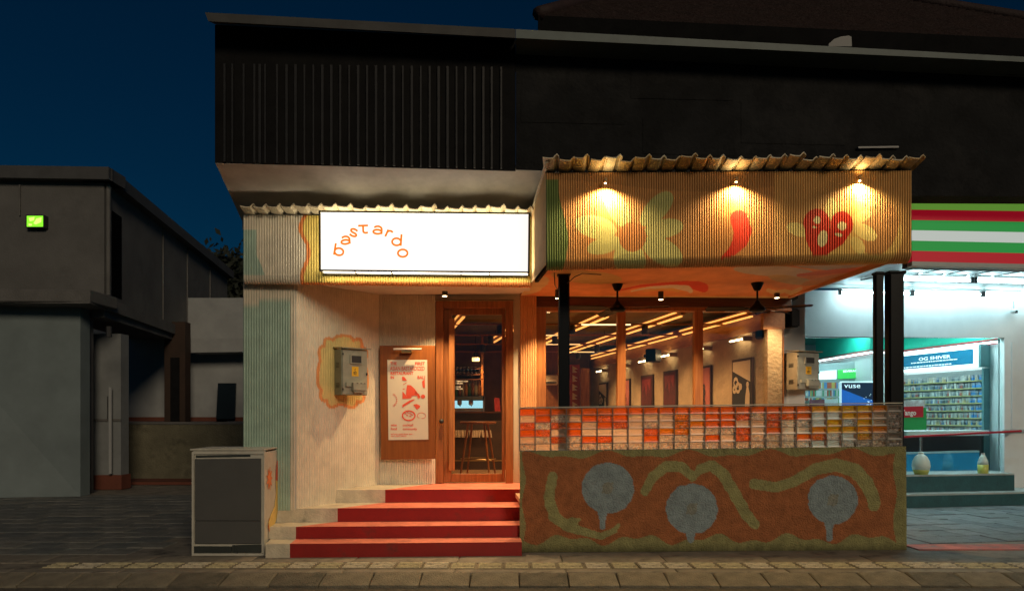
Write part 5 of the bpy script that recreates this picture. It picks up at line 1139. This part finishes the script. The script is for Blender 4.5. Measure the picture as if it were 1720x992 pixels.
# ================================================================== ROOF BEHIND
rr_ = thing('tiled_roof_house', (4, 11, 4), 'dark red tiled hip roof rising behind the parapet', 'roof')
RT = pmat('dark_red_tiles', (.022, .009, .008), .75, .35, 4, .2, 30)
e0, e1 = P(904, 26, 9.4), P(2000, 78, 10.6); up = Vector((0, 3.4, 2.1))
mb = MB(); N = 46
rdg0, rdg1 = P(1085, -26, 12.4), P(1300, -37, 12.6)
for i in range(N):                                        # courses of tiles, each step a little proud
    t0_, t1_ = i/N, (i+1)/N
    a, b, c, d = e0.lerp(rdg0, t0_), e1.lerp(rdg1, t0_), e1.lerp(rdg1, t1_), e0.lerp(rdg0, t1_)
    o_ = Vector((0, -.012, .018)); mb.quad(a+o_, b+o_, c, d); mb.quad(a, b, b+o_, a+o_)
mb.build('front_slope', RT, rr_, recalc=False)
for ea, ra in ((e0, rdg0), (e1, rdg1)): MB().tube([ea.lerp(ra, t_/12)+Vector((0, 0, .02)) for t_ in range(13)], .09, 8).build('hip_ridge', RT, rr_, smooth=True)
MB().slab([e0, e1, e1+Vector((0, .15, -.3)), e0+Vector((0, .15, -.3))], (0, .1, 0)).build('eave_board', DARKW, rr_)
MB().slab([e0+Vector((.4, .5, -.3)), e1+Vector((-.4, .5, -.3)), e1+Vector((-.4, .5, -2)), e0+Vector((.4, .5, -2))], (0, 4, 0)).build('wall', DARKW, rr_)
mb = MB(); c = P(1413, 78, 8.2); pr = [(-.15, 0), (-.145, .03), (-.08, .085), (.0, .115), (.09, .125), (.12, .11), (.125, 0)]
mb.slab([c+Vector((x_, 0, z_)) for x_, z_ in pr], (0, .3, 0)); 
dish = solo(mb, 'equipment_cover', pmat('cover_grey', (.14, .15, .15), .5, .1, 5), 'small rounded pale cover peeping above the parapet', 'cover', base=c)
# ================================================================== LEFT NEIGHBOUR
nb = thing('neighbour_building', (-10, 13.5, 0), 'dim grey neighbouring building with a ledge and slit window across the yard', 'building')
NW = pmat('neighbour_wall', (.115, .114, .11), .8, .2, 1.2, .1, 30, stain=((.08, .079, .075), 1.0, .54)); NT = pmat('neighbour_teal', (.16, .20, .205), .7, .15, 1.5, .05, 20); NC_ = pmat('neighbour_concrete', (.12, .118, .113), .85, .25, 2, .2, 30)
NP = Pl(13.9, .045)
def npt(u, v, off=0): return NP(u, v, off)
MB().slab([npt(-160, 500), npt(135, 503), G(135, 833), G(-160, 838)], (0, .3, 0)).build('lower_wall', NT, nb)
a, b = npt(135.4, 503, .01), G(157, 826); a0_ = down(a, -.01); b.z = -.01
MB().slab([a, a0_, b, Vector((b.x, b.y, a.z))], (-.2, .1, 0)).build('lower_return', NW, nb)
uc = npt(175, 305, .25); ub_ = npt(175, 498, .25); ul_ = npt(-170, 300, .25)
MB().slab([ul_, uc, ub_, Vector((ul_.x, ul_.y, ub_.z))], (0, .25, 0)).build('upper_wall', NW, nb)
sd_ = Vector((-.151, 1, 0))
def side(t, z): return Vector((uc.x, uc.y, 0))+sd_*t+Z*z
MB().slab([side(.0, ub_.z-.4), side(9.5, ub_.z-.4), side(9.5, uc.z), side(.0, uc.z)], (-.25, 0, 0)).build('upper_side_wall', NW, nb)
for t_ in (3.3, 5.2, 7.4): MB().slab([side(t_, ub_.z), side(t_+.04, ub_.z), side(t_+.04, uc.z), side(t_, uc.z)], (.03, 0, 0)).build('wall_joint', NC_, nb)
MB().slab([side(.35, 3.95), side(.82, 3.95), side(.82, 5.65), side(.35, 5.65)], (.012, 0, 0)).build('slit_window', pmat('slit_dark', (.006, .006, .007), .95, .1, 3, spec=0), nb)
mb = MB(); za, zb_ = uc.z-.02, uc.z+.22
mb.slab([Vector((ul_.x, ul_.y-.2, za)), Vector((uc.x+.2, uc.y-.2, za)), Vector((uc.x+.2, uc.y-.2, zb_)), Vector((ul_.x, ul_.y-.2, zb_))], (0, .6, 0))
mb.slab([side(-.1, za)+Vector((.2, 0, 0)), side(9.6, za)+Vector((.2, 0, 0)), side(9.6, zb_)+Vector((.2, 0, 0)), side(-.1, zb_)+Vector((.2, 0, 0))], (-.6, 0, 0)); mb.build('roof_edge', pmat('roof_edge_dark', (.06, .062, .064), .7, .2, 3), nb)
zl0, zl1 = 3.62, 3.86
mb = MB(); lw_ = npt(-170, 500, -.55); lc = Vector((uc.x+.2, npt(150, 500, -.55).y, 0))
mb.slab([(lw_.x, lw_.y, zl0), (lc.x, lc.y, zl0), (lc.x, lc.y, zl1), (lw_.x, lw_.y, zl1)], (0, .9, 0)); mb.build('ledge', NC_, nb, bevel=.02)
mb = MB(); s_ = Vector((lc.x, lc.y, 0)); mb.slab([s_+Z*(zl0-.02), s_+sd_*8.0+Z*(zl0-.02), s_+sd_*8.0+Z*(zl1-.02), s_+Z*(zl1-.02)], (-1.6, 0, 0)); mb.build('side_ledge', NC_, nb)
MB().tube([npt(33, 310, .22), npt(33, 362, .22)], .015, 6).build('conduit', NC_, nb)
MB().tube([side(.05, 3.9)+Vector((.06, 0, 0)), side(.05, uc.z)+Vector((.06, 0, 0))], .04, 8).build('downpipe', NC_, nb)
MB().slab([npt(-160, 700, -.012), npt(-40, 700, -.012), npt(-40, 704, -.012), npt(-160, 704, -.012)], (0, .014, 0)).build('wall_joint', NC_, nb)
for u_ in (14, 62): MB().slab([npt(u_, 504, -.008), npt(u_+1.5, 504, -.008), down(npt(u_+1.5, 504, -.008), .01), down(npt(u_, 504, -.008), .01)], (0, .012, 0)).build('panel_seam', NT, nb)
mb = MB(); mb.tube([npt(183, 548, -.3), npt(183, 566, -.3)], .05, 10); mb.build('lamp_bracket', DGREY, nb)
gs = thing('green_exit_light', npt(59, 371, .2), 'small glowing green light box high on the neighbouring wall', 'light')
MB().slab([npt(43, 361, .12), npt(74, 361, .12), npt(74, 382, .12), npt(43, 382, .12)], (0, .13, 0)).build('case', DGREY, gs)
MB().slab([npt(45, 362.5, .115), npt(72, 362.5, .115), npt(72, 380.5, .115), npt(45, 380.5, .115)], (0, .005, 0)).build('face', emat('green_lit', (.25, 1.0, .03), .75), gs)
mb = MB(); gfn = lambda u, v, o: npt(u, v, .11+o)
fill(mb, [(48, 366), (58, 364), (57, 370), (50, 372)], gfn, thick=-.002); fill(mb, [(61, 367), (70, 365), (69, 373), (60, 377), (56, 375)], gfn, thick=-.002); fill(mb, [(48, 375), (54, 376), (53, 379), (48, 379)], gfn, thick=-.002); mb.build('pictogram', emat('green_pale_lit', (.55, 1, .15), .95), gs)
hn = thing('house_number', (b.x, b.y, P(146, 653, b.y).z), 'small dark house number 60 on the neighbouring wall end', 'number')
mb = MB(); nfn = lambda u, v, o: P(u, v, 13.35); text(mb, '60', 139, 658, 12, 12, nfn, fit=13, bold=.03); 
rt0 = Vector((a.x, a.y, 0)); rtd = (Vector((b.x, b.y, 0))-rt0); 
def rfn(u, v, o): k = (u-U0)/F; t_ = (k*rt0.y-rt0.x)/(rtd.x-k*rtd.y); Y = rt0.y+rtd.y*t_; return P(u, v, Y-.02)
mb = MB(); text(mb, '60', 139.5, 658, 12, 12, rfn, fit=13, bold=.03); mb.build('digits', DGREY, hn, recalc=False)
# courtyard behind
cy = thing('courtyard_house', (-8, 17, 0), 'pale house wall with a beam and brown post behind the low yard wall', 'building')
CW = pmat('court_white', (.30, .315, .32), .8, .15, 1.5); CWB = pmat('court_orange', (.14, .04, .022), .8, .2, 2)
MB().slab([P(150, 500, 19), P(425, 500, 19), P(425, 705, 19), P(150, 705, 19)], (0, .2, 0)).build('wall', CW, cy)
MB().slab([P(150, 700, 18.9), P(425, 700, 18.9), P(425, 707, 18.9), P(150, 707, 18.9)], (0, .08, 0)).build('orange_band', CWB, cy)
MB().slab([P(318, 568, 18.3), P(430, 568, 18.3), P(430, 590, 18.3), P(318, 592, 18.3)], (0, .6, 0)).build('beam', CW, cy)
MB().slab([P(276, 540, 17.8), P(311, 540, 17.8), P(311, 770, 17.8), P(276, 770, 17.8)], (0, .3, 0)).build('post', pmat('court_brown', (.035, .018, .01), .7, .2, 3), cy)
MB().slab([P(286, 600, 17.78), P(301, 600, 17.78), P(301, 710, 17.78), P(286, 710, 17.78)], (0, .02, 0)).build('post_groove', DARKW, cy)
MB().slab([P(366, 643, 18.7), P(396, 643, 18.7), P(394, 703, 18.7), P(363, 703, 18.7)], (0, .05, 0)).build('window', pmat('court_window', (.012, .02, .028), .2, .1, 3), cy)
lw2 = thing('low_yard_wall', G(265, 808), 'low stained olive wall across the back of the yard', 'wall')
OL = pmat('olive_stucco', (.14, .13, .085), .9, .3, 1.6, .3, 30, stain=((.05, .047, .03), 1.4, .5))
def lwq(u, v, off=0): return P(u, v, 16.5+off)
MB().slab([lwq(203, 712), lwq(430, 712), lwq(430, 812), lwq(203, 809)], (0, .2, 0)).build('face', OL, lw2); MB().slab([lwq(201, 708, -.03), lwq(430, 708, -.03), lwq(430, 712, -.03), lwq(201, 712, -.03)], (0, .26, 0)).build('coping', NC_, lw2)
MB().slab([(lwq(200, 808).x, 15.6, 0.0), (lwq(430, 808).x, 15.6, .0), (lwq(430, 808).x, 16.5, .0), (lwq(200, 808).x, 16.5, .0)], (0, 0, .06)).build('red_apron', CWB, lw2)
gp = thing('gate_pier', G(180, 822), 'pale gate pier with orange base beside the neighbouring wall', 'pier')
MB().slab([P(156, 560, 14.6), P(203, 560, 14.6), P(203, 797, 14.6), P(156, 797, 14.6)], (0, .3, 0)).build('upper', pmat('pier_pale', (.19, .205, .21), .8, .15, 2), gp)
MB().slab([P(155, 797.3, 14.55), P(204, 797.3, 14.55), P(204, 821.5, 14.55), P(155, 821.5, 14.55)], (0, .36, 0)).build('orange_base', CWB, gp)
MB().slab([P(156, 703, 14.57), P(203, 703, 14.57), P(203, 707, 14.57), P(156, 707, 14.57)], (0, .02, 0)).build('string_course', NC_, gp)
MB().tube([P(185, 650, 14.45), P(185, 795, 14.45)], .035, 8).build('downpipe', CW, gp); MB().slab([P(180, 665, 14.5), P(184, 665, 14.5), P(184, 703, 14.5), P(180, 703, 14.5)], (0, .06, 0)).build('meter_plate', DGREY, gp)
# dark tree behind the neighbour's roof
tr = thing('dark_tree', (-11.2, 27, 0), 'dark tree showing as a black mass behind the roof edge', 'tree')
MB().tube([(-11.2, 27, 0), (-11.1, 27, 2.8), (-11.3, 27, 5.6)], [.24, .19, .1], 8).build('trunk', DARKW, tr)
for a2, z2 in ((0.4, 3.6), (2.2, 4.2), (4.0, 4.8)): MB().tube([(-11.2, 27, z2), (-11.2+1.3*math.cos(a2), 27+1.3*math.sin(a2), z2+1.5)], [.09, .03], 6).build('limb', DARKW, tr)
pv, fs = [], []
for i in range(7000):
    cl = i % 22; r_ = random.Random(cl*7+1); cc = Vector((-11.1+r_.uniform(-2.2, 2.6), 27+r_.uniform(-1, 1), 5.9+r_.uniform(-1.9, 1.2)))
    d = Vector((random.gauss(0, .5), random.gauss(0, .45), random.gauss(0, .38))); p = cc+d; a = Vector((random.gauss(0, 1), random.gauss(0, 1), random.gauss(0, 1))).normalized(); b = a.orthogonal().normalized(); k0 = len(pv)
    s_ = random.uniform(.09, .18); pv += [p-a*s_, p+b*s_*.55, p+a*s_, p-b*s_*.55]; fs.append([k0, k0+1, k0+2, k0+3])
org = wloc(tr); me = bpy.data.meshes.new('crown'); me.from_pydata([tuple(p-org) for p in pv], [], fs); me.materials.append(pmat('foliage', (.015, .02, .011), .7, .3, 3)); o = bpy.data.objects.new('crown', me); C.objects.link(o); o.parent = tr
